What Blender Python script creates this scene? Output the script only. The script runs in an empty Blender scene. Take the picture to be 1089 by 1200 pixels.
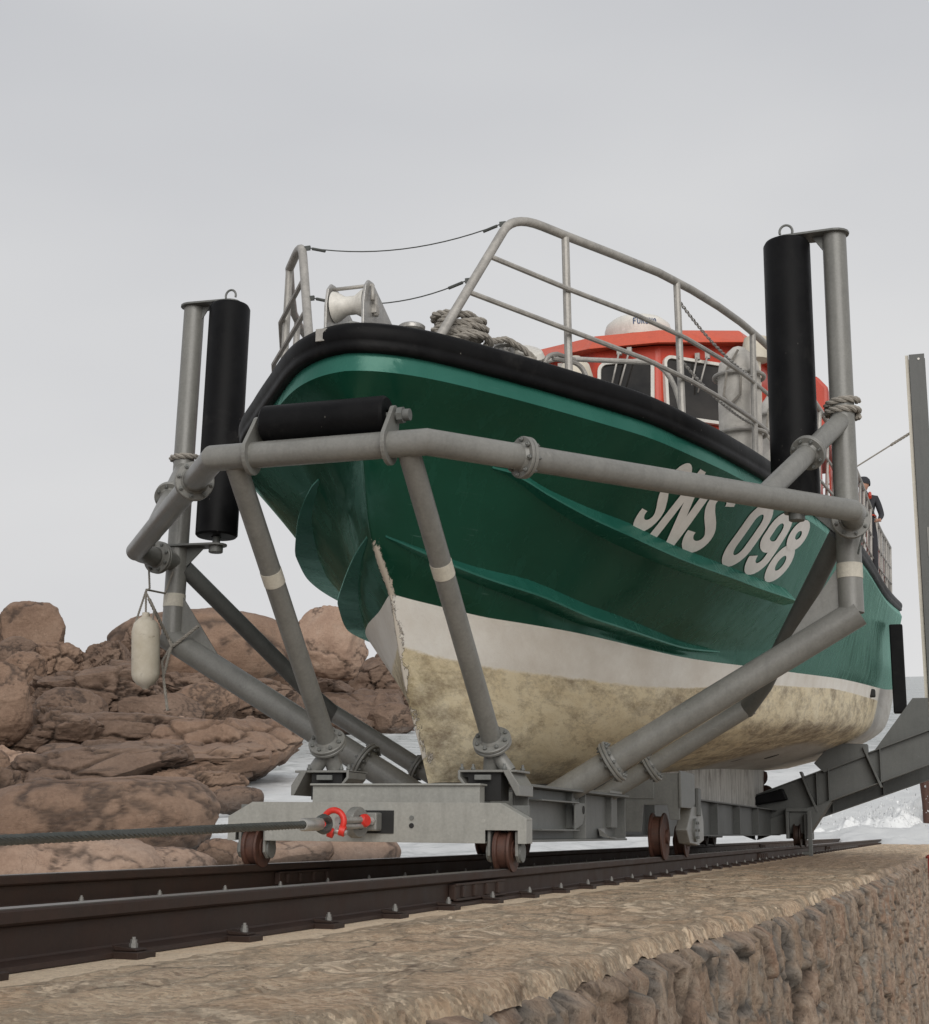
import bpy, bmesh, math, random
import numpy as np
from mathutils import Vector, Matrix, noise as mnoise
from mathutils.bvhtree import BVHTree

random.seed(7)
PI = math.pi
SLOPE = math.radians(5.8)              # the slipway falls away to the sea by 5.8 degrees
TILT = Matrix.Rotation(-SLOPE, 4, 'X')  # track coordinates (x across, y down the track, z off the rail heads) -> world
SEA = -4.72
scene = bpy.context.scene
COL = scene.collection

# ------------------------------------------------------------------ mesh helpers
class MB:
    def __init__(s): s.v = []; s.f = []; s.sm = []
    def add(s, vs, fs, smooth=False):
        o = len(s.v); s.v += [tuple(p) for p in vs]
        for f in fs: s.f.append([o + i for i in f]); s.sm.append(smooth)
        return s
    def box(s, c, d, rot=None):
        R = rot or Matrix.Identity(3)
        c = Vector(c); h = [q / 2 for q in d]
        vs = [c + R @ Vector((sx * h[0], sy * h[1], sz * h[2])) for sx in (-1, 1) for sy in (-1, 1) for sz in (-1, 1)]
        return s.add(vs, [(0, 1, 3, 2), (4, 6, 7, 5), (0, 4, 5, 1), (2, 3, 7, 6), (0, 2, 6, 4), (1, 5, 7, 3)])
    def prism(s, poly, a, b):
        """extrude a planar 3D polygon from offset vector a to offset vector b"""
        a = Vector(a); b = Vector(b); n = len(poly)
        vs = [Vector(p) + a for p in poly] + [Vector(p) + b for p in poly]
        return s.add(vs, [tuple(range(n))[::-1], tuple(range(n, 2 * n))] + [(i, (i + 1) % n, n + (i + 1) % n, n + i) for i in range(n)])
    def tube(s, pts, r, seg=20, caps=True, closed=False, radii=None):
        P = [Vector(p) for p in pts]; n = len(P)
        T = []
        for i in range(n):
            if closed: t = (P[(i + 1) % n] - P[i - 1])
            elif i == 0: t = P[1] - P[0]
            elif i == n - 1: t = P[-1] - P[-2]
            else: t = (P[i + 1] - P[i]).normalized() + (P[i] - P[i - 1]).normalized()
            T.append(t.normalized())
        ref = Vector((0, 0, 1)) if abs(T[0].z) < .9 else Vector((1, 0, 0))
        u = T[0].cross(ref).normalized(); o = len(s.v)
        for i in range(n):
            u = (u - T[i] * u.dot(T[i])).normalized(); w = T[i].cross(u)
            rr = radii[i] if radii else r
            k = 1.0
            for j in range(seg):
                a = 2 * PI * j / seg
                d = u * math.cos(a) + w * math.sin(a)
                if 0 < i < n - 1 and not closed:      # mitre the bend
                    t1 = (P[i] - P[i - 1]).normalized(); t2 = (P[i + 1] - P[i]).normalized()
                    b = (t2 - t1)
                    if b.length > 1e-4:
                        bn = b.normalized(); ca = max(.3, T[i].dot(t1))
                        d = d + bn * d.dot(bn) * (1 / ca - 1)
                s.v.append(tuple(P[i] + d * rr))
        m = n if closed else n - 1
        for i in range(m):
            for j in range(seg):
                a = o + i * seg + j; b = o + i * seg + (j + 1) % seg
                c = o + ((i + 1) % n) * seg + (j + 1) % seg; d = o + ((i + 1) % n) * seg + j
                s.f.append([a, b, c, d]); s.sm.append(True)
        if caps and not closed:
            s.f.append([o + j for j in range(seg)][::-1]); s.sm.append(False)
            s.f.append([o + (n - 1) * seg + j for j in range(seg)]); s.sm.append(False)
        return s
    def lathe(s, c, axis, prof, seg=28):
        """prof: (along, radius) pairs along axis from c"""
        c = Vector(c); ax = Vector(axis).normalized()
        ref = Vector((0, 0, 1)) if abs(ax.z) < .9 else Vector((1, 0, 0))
        u = ax.cross(ref).normalized(); w = ax.cross(u); o = len(s.v)
        for h, r in prof:
            for j in range(seg):
                a = 2 * PI * j / seg
                s.v.append(tuple(c + ax * h + (u * math.cos(a) + w * math.sin(a)) * max(r, 1e-4)))
        for i in range(len(prof) - 1):
            for j in range(seg):
                s.f.append([o + i * seg + j, o + i * seg + (j + 1) % seg, o + (i + 1) * seg + (j + 1) % seg, o + (i + 1) * seg + j]); s.sm.append(True)
        return s
    def disc(s, c, axis, r, t, seg=28):
        ax = Vector(axis).normalized(); c = Vector(c)
        return s.tube([c - ax * t / 2, c + ax * t / 2], r, seg)

def rot_to(axis):
    return Vector((0, 0, 1)).rotation_difference(Vector(axis).normalized()).to_matrix()

# ------------------------------------------------------------------ object helpers
ORG = {}
def thing(name, label, cat, loc, group=None, tilt=True):
    o = bpy.data.objects.new(name, None); COL.objects.link(o); o.empty_display_size = .1
    loc = Vector(loc); ORG[o.name] = loc
    o.matrix_world = (TILT @ Matrix.Translation(loc)) if tilt else Matrix.Translation(loc)
    o['label'] = label; o['category'] = cat
    if group: o['group'] = group
    return o

def mesh_obj(name, mb, mat, org, bevel=0, auto=35, recalc=True):
    me = bpy.data.meshes.new(name)
    me.from_pydata([tuple(Vector(p) - org) for p in mb.v], [], mb.f)
    for p, sm in zip(me.polygons, mb.sm): p.use_smooth = sm
    me.validate()
    if recalc:
        bm = bmesh.new(); bm.from_mesh(me); bmesh.ops.recalc_face_normals(bm, faces=bm.faces)
        for e in bm.edges:
            if len(e.link_faces) == 2 and e.calc_face_angle(0) > math.radians(auto): e.smooth = False
        bm.to_mesh(me); bm.free()
    me.materials.append(mat)
    o = bpy.data.objects.new(name, me); COL.objects.link(o)
    if bevel:
        m = o.modifiers.new('edge', 'BEVEL'); m.width = bevel; m.segments = 2; m.limit_method = 'ANGLE'; m.angle_limit = math.radians(40)
    return o

def part(name, mb, mat, parent, bevel=0, label=None, auto=35, recalc=True):
    org = ORG[parent.name]
    o = mesh_obj(name, mb, mat, org, bevel, auto, recalc)
    o.parent = parent; ORG[o.name] = org
    if label: o['label'] = label
    return o

def single(name, mb, mat, label, cat, loc, group=None, tilt=True, bevel=0, kind=None, recalc=True, auto=35):
    loc = Vector(loc)
    o = mesh_obj(name, mb, mat, loc, bevel, auto, recalc); ORG[o.name] = loc
    o.matrix_world = (TILT @ Matrix.Translation(loc)) if tilt else Matrix.Translation(loc)
    if kind == 'structure': o['kind'] = kind
    else:
        o['label'] = label; o['category'] = cat
        if group: o['group'] = group
        if kind: o['kind'] = kind
    return o

def copy_tree(o, parent=None):
    c = o.copy(); COL.objects.link(c); ORG[c.name] = ORG[o.name]
    if parent is not None: c.parent = parent
    for ch in list(o.children): copy_tree(ch, c)
    return c

# ------------------------------------------------------------------ materials
class NM:
    def __init__(s, name):
        s.m = bpy.data.materials.new(name); s.m.use_nodes = True; s.t = s.m.node_tree; s.n = s.t.nodes; s.l = s.t.links
        s.b = s.n['Principled BSDF']; s._c = None
    def node(s, ty, **kw):
        n = s.n.new(ty)
        for k, v in kw.items():
            if k in n.inputs: n.inputs[k].default_value = v
            else: setattr(n, k, v)
        return n
    def co(s, scale=(1, 1, 1), kind='Object', rot=(0, 0, 0)):
        tc = s.node('ShaderNodeTexCoord'); mp = s.node('ShaderNodeMapping'); mp.inputs['Scale'].default_value = scale
        mp.inputs['Rotation'].default_value = rot
        s.l.new(tc.outputs[kind], mp.inputs['Vector']); return mp.outputs[0]
    def noise(s, sc, det=6, rough=.6, vec=None, dist=0):
        n = s.node('ShaderNodeTexNoise'); n.inputs['Scale'].default_value = sc; n.inputs['Detail'].default_value = det
        n.inputs['Roughness'].default_value = rough; n.inputs['Distortion'].default_value = dist
        s.l.new(vec or s.co(), n.inputs['Vector']); return n.outputs['Fac']
    def voro(s, sc, vec=None, feature='F1', out='Distance'):
        n = s.node('ShaderNodeTexVoronoi'); n.feature = feature; n.inputs['Scale'].default_value = sc
        s.l.new(vec or s.co(), n.inputs['Vector']); return n.outputs[out]
    def ramp(s, fac, stops):
        n = s.node('ShaderNodeValToRGB'); e = n.color_ramp.elements
        while len(e) < len(stops): e.new(.5)
        for i, (p, c) in enumerate(stops):
            e[i].position = p; e[i].color = (*c, 1) if hasattr(c, '__len__') else (c, c, c, 1)
        s.l.new(fac, n.inputs[0]); return n.outputs[0]
    def mix(s, fac, a, b, mode='MIX'):
        n = s.node('ShaderNodeMix'); n.data_type = 'RGBA'; n.blend_type = mode
        for idx, v in ((0, fac), (6, a), (7, b)):
            if isinstance(v, (int, float)): n.inputs[idx].default_value = v if idx == 0 else (v, v, v, 1)
            elif isinstance(v, tuple): n.inputs[idx].default_value = (*v, 1)
            else: s.l.new(v, n.inputs[idx])
        return n.outputs[2]
    def math(s, op, a, b=0.0, clamp=False):
        n = s.node('ShaderNodeMath'); n.operation = op; n.use_clamp = clamp
        for i, v in enumerate((a, b)):
            if isinstance(v, (int, float)): n.inputs[i].default_value = v
            else: s.l.new(v, n.inputs[i])
        return n.outputs[0]
    def attr(s, name):
        n = s.node('ShaderNodeAttribute'); n.attribute_name = name; return n.outputs['Fac']
    def attrc(s, name):
        n = s.node('ShaderNodeAttribute'); n.attribute_name = name; return n.outputs['Color']
    def base(s, c):
        if isinstance(c, tuple): s.b.inputs['Base Color'].default_value = (*c, 1)
        else: s.l.new(c, s.b.inputs['Base Color'])
        return s
    def rough(s, r):
        if isinstance(r, (int, float)): s.b.inputs['Roughness'].default_value = r
        else: s.l.new(r, s.b.inputs['Roughness'])
        return s
    def set(s, **kw):
        for k, v in kw.items():
            k = k.replace('_', ' ')
            if isinstance(v, (int, float)): s.b.inputs[k].default_value = v
            else: s.l.new(v, s.b.inputs[k])
        return s
    def bump(s, h, strength=.3, dist=.01):
        n = s.node('ShaderNodeBump'); n.inputs['Strength'].default_value = strength; n.inputs['Distance'].default_value = dist
        s.l.new(h, n.inputs['Height']); s.l.new(n.outputs[0], s.b.inputs['Normal']); return s

def mat_paint(name, col, rough=.45, var=.25, rust=0.0, metallic=0.0, sc=3.0):
    m = NM(name)
    big = m.noise(sc, 8, .65); fine = m.noise(60, 4, .6)
    c1 = tuple(q * (1 - var) for q in col); c2 = tuple(min(1, q * (1 + var)) for q in col)
    c = m.ramp(big, [(.3, c1), (.7, c2)])
    c = m.mix(.25, c, m.ramp(fine, [(.35, tuple(q * .6 for q in col)), (.65, c2)]))
    if rust > 0:
        rn = m.noise(7, 10, .75, dist=.6)
        c = m.mix(m.ramp(rn, [(.72 - rust, 0.0), (.8 - rust * .6, 1.0)]), c, (.13, .05, .022))
    spot = m.noise(23, 9, .8)
    c = m.mix(m.math('MULTIPLY', m.ramp(spot, [(.60, 0.0), (.68, 1.0)]), .45), c, tuple(q * .5 for q in col))
    c = m.mix(m.math('MULTIPLY', m.ramp(m.noise(11, 9, .75, dist=.5), [(.60, 0.0), (.70, 1.0)]), .35), c, tuple(min(.8, q * 1.7) for q in col))
    st = m.noise(18, 6, .6, vec=m.co((1, 1, .12)))
    c = m.mix(m.math('MULTIPLY', m.ramp(st, [(.5, 0.0), (.75, 1.0)]), .3), c, tuple(q * .45 for q in col))
    m.base(c); m.rough(m.ramp(big, [(.2, rough - .1), (.8, min(1, rough + .15))])).set(Metallic=metallic)
    m.bump(m.noise(120, 3, .5), .12, .002)
    return m.m

M = {}
M['grey'] = mat_paint('grey marine paint', (.175, .173, .160), .36, .18, rust=.035)
M['grey_light'] = mat_paint('fresh grey paint', (.27, .268, .245), .42, .12, rust=.02)
M['grey_dark'] = mat_paint('dull grey paint', (.085, .088, .084), .5, .2)
M['grey_mid'] = mat_paint('weathered grey paint', (.125, .128, .121), .48, .2)
M['galv'] = mat_paint('weathered galvanised tube', (.34, .325, .30), .5, .3, rust=.06, metallic=.25, sc=9)
M['steel'] = mat_paint('bare steel', (.4, .39, .37), .38, .3, rust=.1, metallic=.6, sc=12)
M['rust'] = mat_paint('rusty wheel steel', (.06, .024, .015), .6, .5, rust=.12, sc=14)
M['railsteel'] = mat_paint('dark rail steel', (.028, .0135, .0085), .6, .4, rust=.02, metallic=.2, sc=5)
M['railtop'] = mat_paint('worn rail head', (.12, .11, .10), .3, .35, metallic=.6, sc=9)
M['orange'] = mat_paint('orange gelcoat', (.46, .040, .014), .38, .1)
M['orange_skylit'] = mat_paint('orange gelcoat with painted sky light', (.54, .085, .038), .42, .1)  # lighter copy of the orange, painting in the sky's light on the roof slope
M['white'] = mat_paint('white plastic', (.62, .60, .55), .4, .1)
M['red'] = mat_paint('red shackle paint', (.55, .025, .015), .4, .15)
M['bolt_dull'] = mat_paint('dull zinc bolt', (.20, .195, .185), .55, .3, rust=.08, metallic=.3, sc=25)
M['rust_red'] = mat_paint('faded red marker paint', (.22, .03, .02), .6, .3)
M['rope'] = mat_paint('weathered rope', (.26, .24, .21), .9, .25, sc=30)
M['wire'] = mat_paint('greased wire', (.07, .075, .07), .5, .3, metallic=.3, sc=40)
M['band'] = mat_paint('cream tape', (.50, .47, .40), .6, .12, sc=12)
M['cloth_dark'] = mat_paint('dark foul weather cloth', (.022, .023, .028), .8, .3)
M['skin'] = mat_paint('skin', (.42, .23, .16), .6, .05)
M['darkhole'] = mat_paint('dark recess', (.012, .012, .012), .8, .2)

def _():
    m = NM('black rubber')
    n = m.noise(5, 8, .7); s2 = m.noise(40, 4, .6)
    sc = m.voro(26, vec=m.co((1, 1, .35)))
    nick = m.math('MULTIPLY', m.ramp(sc, [(.03, 1.0), (.07, 0.0)]), m.ramp(m.noise(3.1, 3, .5), [(.52, 0.0), (.62, 1.0)]))
    c = m.ramp(n, [(.3, (.0035, .0035, .004)), (.72, (.009, .009, .0095))])
    c = m.mix(m.ramp(m.noise(2.3, 9, .75, dist=.7), [(.54, 0.0), (.74, .45)]), c, (.035, .033, .031)); m.base(m.mix(m.math('MULTIPLY', nick, .6), c, (.30, .28, .25))); m.rough(m.ramp(n, [(.2, .4), (.8, .6)])).set(Specular_IOR_Level=.09); m.bump(s2, .2, .003)
    M['rubber'] = m.m
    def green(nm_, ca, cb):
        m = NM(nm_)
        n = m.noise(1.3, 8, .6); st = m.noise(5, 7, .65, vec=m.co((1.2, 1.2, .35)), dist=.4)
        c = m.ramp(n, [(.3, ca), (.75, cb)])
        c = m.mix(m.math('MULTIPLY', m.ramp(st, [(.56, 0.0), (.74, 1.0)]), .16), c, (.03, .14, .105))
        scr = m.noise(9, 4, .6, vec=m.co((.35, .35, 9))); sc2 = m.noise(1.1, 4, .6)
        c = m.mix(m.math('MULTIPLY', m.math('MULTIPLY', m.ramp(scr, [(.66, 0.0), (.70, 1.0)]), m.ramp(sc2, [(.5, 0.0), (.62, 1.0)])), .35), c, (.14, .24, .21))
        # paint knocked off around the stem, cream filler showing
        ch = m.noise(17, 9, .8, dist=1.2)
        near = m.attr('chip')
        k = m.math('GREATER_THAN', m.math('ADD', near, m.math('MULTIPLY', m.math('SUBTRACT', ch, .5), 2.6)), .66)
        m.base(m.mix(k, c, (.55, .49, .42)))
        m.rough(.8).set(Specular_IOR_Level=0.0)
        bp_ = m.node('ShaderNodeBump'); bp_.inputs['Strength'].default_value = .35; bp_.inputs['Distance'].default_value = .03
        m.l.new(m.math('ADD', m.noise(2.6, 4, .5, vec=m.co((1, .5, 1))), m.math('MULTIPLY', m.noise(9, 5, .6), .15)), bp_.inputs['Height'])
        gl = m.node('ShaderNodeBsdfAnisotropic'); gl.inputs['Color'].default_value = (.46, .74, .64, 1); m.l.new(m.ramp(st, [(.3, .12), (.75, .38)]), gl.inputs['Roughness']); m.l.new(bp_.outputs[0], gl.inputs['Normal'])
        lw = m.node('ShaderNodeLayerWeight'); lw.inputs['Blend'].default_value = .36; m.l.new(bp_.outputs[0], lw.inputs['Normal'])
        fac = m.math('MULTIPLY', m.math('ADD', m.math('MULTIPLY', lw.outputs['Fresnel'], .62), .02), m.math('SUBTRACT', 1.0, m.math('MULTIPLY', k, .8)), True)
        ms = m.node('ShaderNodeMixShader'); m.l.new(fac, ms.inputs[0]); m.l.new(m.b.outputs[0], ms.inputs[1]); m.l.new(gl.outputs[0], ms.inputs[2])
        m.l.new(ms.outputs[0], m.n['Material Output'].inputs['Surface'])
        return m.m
    M['green'] = green('green hull gelcoat', (.003, .036, .0205), (.0055, .052, .031))
    M['green_skylit'] = green('green gelcoat with painted sky light', (.010, .074, .053), (.026, .118, .090))  # paler copy of the hull green: sky light on upward faces put into the colour
    m = NM('boot stripe and fouled bottom paint')
    v = m.co((1, .30, 1)); v2 = m.co((1, .18, 1.1))
    d = m.attr('below')          # metres under the green paint / local stripe width
    big = m.noise(1.3, 10, .7, vec=v, dist=.5); fine = m.noise(14, 12, .8, vec=v, dist=.6); mid = m.noise(4.0, 12, .8, vec=v, dist=.8)
    strk = m.noise(2.8, 14, .86, vec=v2, dist=.8)
    white = m.ramp(m.noise(5, 8, .7, vec=m.co((1, .3, .5))), [(.3, (.66, .615, .55)), (.7, (.82, .80, .75))])
    yel = m.ramp(mid, [(.25, (.58, .47, .29)), (.5, (.74, .645, .45)), (.8, (.82, .76, .60))])
    yel = m.mix(m.ramp(m.noise(38, 8, .8, vec=v, dist=1.0), [(.55, 0.0), (.64, .38)]), yel, (.22, .145, .05))
    brown = m.ramp(fine, [(.35, (.05, .024, .014)), (.7, (.17, .095, .05))])
    bn = m.math('ADD', m.math('MULTIPLY', strk, .62), m.math('MULTIPLY', m.math('ADD', fine, big), .25))
    bn = m.math('ADD', bn, m.math('MULTIPLY', m.math('SUBTRACT', m.attr('rusty'), .3), .14))
    yel = m.mix(m.ramp(bn, [(.62, 0.0), (.74, .75)]), yel, brown)
    lo = m.attr('low')           # 1 along the keel
    green_algae = m.ramp(mid, [(.3, (.16, .12, .04)), (.7, (.34, .26, .10))])
    yel = m.mix(m.math('MULTIPLY', m.attr('stem'), m.ramp(fine, [(.35, 0.0), (.62, 1.0)])), yel, green_algae)
    yel = m.mix(m.math('MULTIPLY', m.ramp(m.math('ADD', lo, m.math('MULTIPLY', m.math('SUBTRACT', big, .5), 1.2)), [(.50, 0.0), (.90, 1.0)]), .75), yel, (.045, .03, .022))
    edge = m.math('ADD', d, m.math('MULTIPLY', m.math('SUBTRACT', fine, .5), .22))
    c = m.mix(m.ramp(edge, [(.93, 0.0), (1.0, 1.0)]), white, yel)
    band = m.math('MULTIPLY', m.ramp(edge, [(.95, 0.0), (1.02, 1.0)]), m.ramp(edge, [(1.04, 1.0), (1.35, 0.0)]))
    c = m.mix(m.math('MULTIPLY', band, m.ramp(m.noise(3.3, 10, .8, vec=v), [(.46, .0), (.62, .7)])), c, (.10, .058, .03))
    aft = m.attr('aft')
    ab = m.ramp(m.noise(4.5, 8, .7, vec=m.co((.6, .12, 1.4)), dist=.6), [(.35, (.36, .34, .31)), (.6, (.46, .45, .42))])
    c = m.mix(m.ramp(m.math('ADD', aft, m.math('MULTIPLY', m.math('SUBTRACT', fine, .5), .5)), [(.45, 0.0), (.6, 1.0)]), c, ab)
    cn = m.noise(24, 9, .8, dist=1.0); ck = m.math('ADD', m.math('ADD', m.attr('chip'), m.math('MULTIPLY', m.math('SUBTRACT', m.noise(5.5, 4, .6), .56), 2.6)), m.math('MULTIPLY', m.math('SUBTRACT', cn, .5), 2.6))
    c = m.mix(m.ramp(m.math('MULTIPLY', ck, m.ramp(m.attr('chip'), [(0.0, 0.0), (.08, 1.0)])), [(.40, 0.0), (.46, .9)]), c, (.05, .035, .025)); c = m.mix(m.ramp(m.math('MULTIPLY', ck, m.ramp(m.attr('chip'), [(0.0, 0.0), (.08, 1.0)])), [(.56, 0.0), (.60, 1.0)]), c, (.60, .55, .48))
    m.base(c); m.rough(m.ramp(fine, [(.3, .45), (.7, .8)])); m.bump(m.noise(45, 8, .75), .35, .012)
    M['bottom'] = m.m
    m = NM('white hull lettering')
    m.base(m.ramp(m.noise(8, 8, .7), [(.3, (.62, .60, .57)), (.7, (.74, .72, .69))])).rough(.5); M['letter'] = m.m
    m = NM('dark cabin glass')
    m.base(m.ramp(m.noise(1.5, 4), [(.3, (.012, .012, .012)), (.7, (.05, .045, .04))])).rough(.08).set(Specular_IOR_Level=.35); M['glass'] = m.m
    m = NM('navy print'); m.base((.03, .06, .14)).rough(.4); M['navy'] = m.m
    m = NM('worn deck paint'); m.base(m.ramp(m.noise(4), [(.3, (.18, .18, .17)), (.7, (.26, .26, .25))])).rough(.8); M['deck'] = m.m
    m = NM('dirty cream buoy')
    n = m.noise(9, 10, .7, dist=.5); n2 = m.noise(4, 6, .7)
    c = m.ramp(n2, [(.3, (.42, .37, .28)), (.7, (.60, .56, .48))])
    c = m.mix(m.ramp(n, [(.60, 0.0), (.70, .8)]), c, (.13, .09, .055))
    m.base(c).rough(.6); M['buoy'] = m.m
    m = NM('grey canvas fender')
    n = m.noise(6, 8, .75, dist=.3); c = m.ramp(n, [(.3, (.34, .32, .29)), (.7, (.60, .575, .53))])
    c = m.mix(m.ramp(m.noise(16, 8, .8), [(.6, 0.0), (.7, .6)]), c, (.12, .10, .08))
    m.base(c).rough(.75); m.bump(m.noise(20, 6), .3, .01); M['canvas'] = m.m
    # granite
    def rock(name, c1, c2, c3, strat):
        m = NM(name)
        v = m.co((1, 1, 1))
        big = m.noise(.35, 8, .6, vec=v); mid = m.noise(2.2, 10, .7, vec=v); fine = m.noise(22, 6, .7, vec=v)
        c = m.ramp(big, [(.3, c1), (.5, c2), (.72, c3)])
        c = m.mix(.32, c, m.ramp(m.noise(5.5, 10, .78, vec=v), [(.32, tuple(q * .42 for q in c1)), (.7, tuple(q * 1.15 for q in c3))]))
        cn = m.noise(.42, 6, .62, vec=m.co((1, 1, 2.6 if strat else 1.3)), dist=.5)
        cr = m.ramp(m.math('ABSOLUTE', m.math('SUBTRACT', cn, .5)), [(.0, .72), (.010, 1.0)])
        st = m.noise(1.2, 10, .75, vec=m.co((.35, .35, 3.2)), dist=.5)
        c = m.mix(m.math('MULTIPLY', m.ramp(st, [(.54, 0.0), (.60, 1.0)]), .5 if strat else .08), c, tuple(q * .35 for q in c1))
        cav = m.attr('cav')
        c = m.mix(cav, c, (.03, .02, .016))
        wet = m.attr('wet')
        c = m.mix(m.math('MULTIPLY', wet, m.ramp(mid, [(.2, .5), (.8, 1.0)])), c, (.045, .03, .022))
        c = m.mix(m.ramp(m.noise(6, 9, .8, vec=v), [(.60, 0.0), (.70, .5)]), c, (.36, .33, .27))
        m.base(m.mix(cr, tuple(q * .25 for q in c1), c)); m.rough(m.mix(wet, .82, .35))
        h = m.math('ADD', m.math('MULTIPLY', mid, .6), m.math('MULTIPLY', fine, .12))
        h = m.math('ADD', h, m.math('MULTIPLY', st, .5))
        m.bump(h, .75, .22)
        return m.m
    M['rock'] = rock('pink granite', (.15, .088, .058), (.22, .138, .093), (.28, .19, .135), False)
    M['rock2'] = rock('brown layered granite', (.105, .064, .044), (.165, .106, .074), (.225, .155, .114), True)
    M['rock3'] = rock('pale granite', (.26, .16, .11), (.34, .225, .16), (.41, .30, .23), False)
_()

# ------------------------------------------------------------------ numpy noise
def _h(ix, iy, seed):
    a = (ix.astype(np.int64) * 374761393 + iy.astype(np.int64) * 668265263 + seed * 982451653) & 0xffffffff
    a = ((a ^ (a >> 13)) * 1274126177) & 0xffffffff
    return ((a ^ (a >> 16)) & 0xffffff) / float(0xffffff)
def vnoise(x, y, seed=0):
    ix = np.floor(x); iy = np.floor(y); fx = x - ix; fy = y - iy
    fx = fx * fx * (3 - 2 * fx); fy = fy * fy * (3 - 2 * fy)
    a = _h(ix, iy, seed); b = _h(ix + 1, iy, seed); c = _h(ix, iy + 1, seed); d = _h(ix + 1, iy + 1, seed)
    return (a * (1 - fx) + b * fx) * (1 - fy) + (c * (1 - fx) + d * fx) * fy
def fbm(x, y, oct=5, seed=0, gain=.5):
    s = 0; a = 1; t = 0
    for o in range(oct):
        s = s + a * vnoise(x * 2 ** o, y * 2 ** o, seed + o * 17); t += a; a *= gain
    return s / t
def cells(x, y, seed=0):
    """jittered-grid Worley: F1, F2, id"""
    ix = np.floor(x); iy = np.floor(y)
    f1 = np.full(x.shape, 9.0); f2 = np.full(x.shape, 9.0); cid = np.zeros(x.shape)
    for dx in (-1, 0, 1):
        for dy in (-1, 0, 1):
            cx = ix + dx; cy = iy + dy
            px = cx + .15 + .7 * _h(cx, cy, seed); py = cy + .15 + .7 * _h(cx, cy, seed + 5)
            d = np.hypot(x - px, y - py); idv = _h(cx, cy, seed + 9)
            m = d < f1
            f2 = np.where(m, f1, np.minimum(f2, d)); cid = np.where(m, idv, cid); f1 = np.where(m, d, f1)
    return f1, f2, cid

def grid_obj(name, X, Y, Z, mat, attrs=None, flip=False, smooth=True, world=False, cattrs=None):
    n, m = X.shape
    V = np.stack([X, Y, Z], -1).reshape(-1, 3)
    i = np.arange(n - 1)[:, None] * m + np.arange(m - 1)[None, :]
    F = np.stack([i, i + 1, i + m + 1, i + m], -1).reshape(-1, 4)
    if flip: F = F[:, ::-1]
    me = bpy.data.meshes.new(name); me.vertices.add(len(V)); me.vertices.foreach_set('co', V.astype(np.float32).ravel())
    me.loops.add(F.size); me.loops.foreach_set('vertex_index', F.astype(np.int32).ravel())
    me.polygons.add(len(F)); me.polygons.foreach_set('loop_start', np.arange(0, F.size, 4, dtype=np.int32))
    me.update(calc_edges=True); me.polygons.foreach_set('use_smooth', np.full(len(F), smooth))
    for k, a in (attrs or {}).items():
        at = me.attributes.new(k, 'FLOAT', 'POINT'); at.data.foreach_set('value', a.reshape(-1).astype(np.float32))
    me.materials.append(mat)
    o = bpy.data.objects.new(name, me); COL.objects.link(o)
    if not world: o.matrix_world = TILT
    return o

# ------------------------------------------------------------------ camera
cR = [[0.9501247050094983, 0.3117192881353081, 0.009702078902512831], [-0.30644678421314137, 0.9273736277105308, 0.21463579168543676], [0.057908664084385525, -0.20690393913946295, 0.9766459678883311]]
cC = Vector((3.058295726412003, -9.795830634258651, 0.21116401978900304))
cam_d = bpy.data.cameras.new('camera'); cam = bpy.data.objects.new('camera', cam_d); COL.objects.link(cam)
cam_d.sensor_fit = 'VERTICAL'; cam_d.sensor_height = 36; cam_d.lens = 36 * 1689.81 / 1200; cam_d.clip_end = 30000; cam_d.clip_start = .05
mw = Matrix(((cR[0][0], cR[2][0], -cR[1][0], cC.x), (cR[0][1], cR[2][1], -cR[1][1], cC.y), (cR[0][2], cR[2][2], -cR[1][2], cC.z), (0, 0, 0, 1)))
cam.matrix_world = TILT @ mw
scene.camera = cam

# ------------------------------------------------------------------ hull curves (x half breadth, z) against y, interpolated in sqrt(y - y0)
YEND = 20.0
def pchip(xs, ys):
    xs = np.array(xs, float); ys = np.array(ys, float); h = np.diff(xs); d = np.diff(ys) / h
    m = np.zeros(len(xs)); m[0] = d[0]; m[-1] = d[-1]
    for i in range(1, len(xs) - 1):
        if d[i - 1] * d[i] > 0:
            w1 = 2 * h[i] + h[i - 1]; w2 = h[i] + 2 * h[i - 1]; m[i] = (w1 + w2) / (w1 / d[i - 1] + w2 / d[i])
    def f(x):
        x = np.clip(np.asarray(x, float), xs[0], xs[-1]); i = np.clip(np.searchsorted(xs, x) - 1, 0, len(xs) - 2)
        t = (x - xs[i]) / h[i]
        return (2 * t**3 - 3 * t**2 + 1) * ys[i] + (t**3 - 2 * t**2 + t) * h[i] * m[i] + (-2 * t**3 + 3 * t**2) * ys[i + 1] + (t**3 - t**2) * h[i] * m[i + 1]
    return f
class Curve:
    def __init__(s, tab):
        s.y0 = tab[0][0]; u = [math.sqrt((y - s.y0) / (YEND - s.y0)) for y, _, _ in tab]
        s.fx = pchip(u, [t[1] for t in tab]); s.fz = pchip(u, [t[2] for t in tab])
    def at(s, u):
        return np.stack([s.fx(u), s.y0 + (YEND - s.y0) * np.asarray(u) ** 2, s.fz(u)], -1)
    def aty(s, y):
        u = math.sqrt(max(0, (y - s.y0)) / (YEND - s.y0)); return Vector([float(q) for q in s.at(np.array(u))])
KE = Curve([(-1.2, 0, .48), (1, .05, .55), (5, .06, .76), (10, .06, 1.02), (16, .06, 1.25), (20, .06, 1.45)])
B1 = Curve([(-1.37, 0, .70), (-1.33, .012, .70), (-1.2, .05, .71), (-.6, .2, .76), (1.5, .5, .80), (5, .85, 1.0), (10, 1.05, 1.30), (16, 1.12, 1.52), (20, 1.12, 1.75)])
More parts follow.
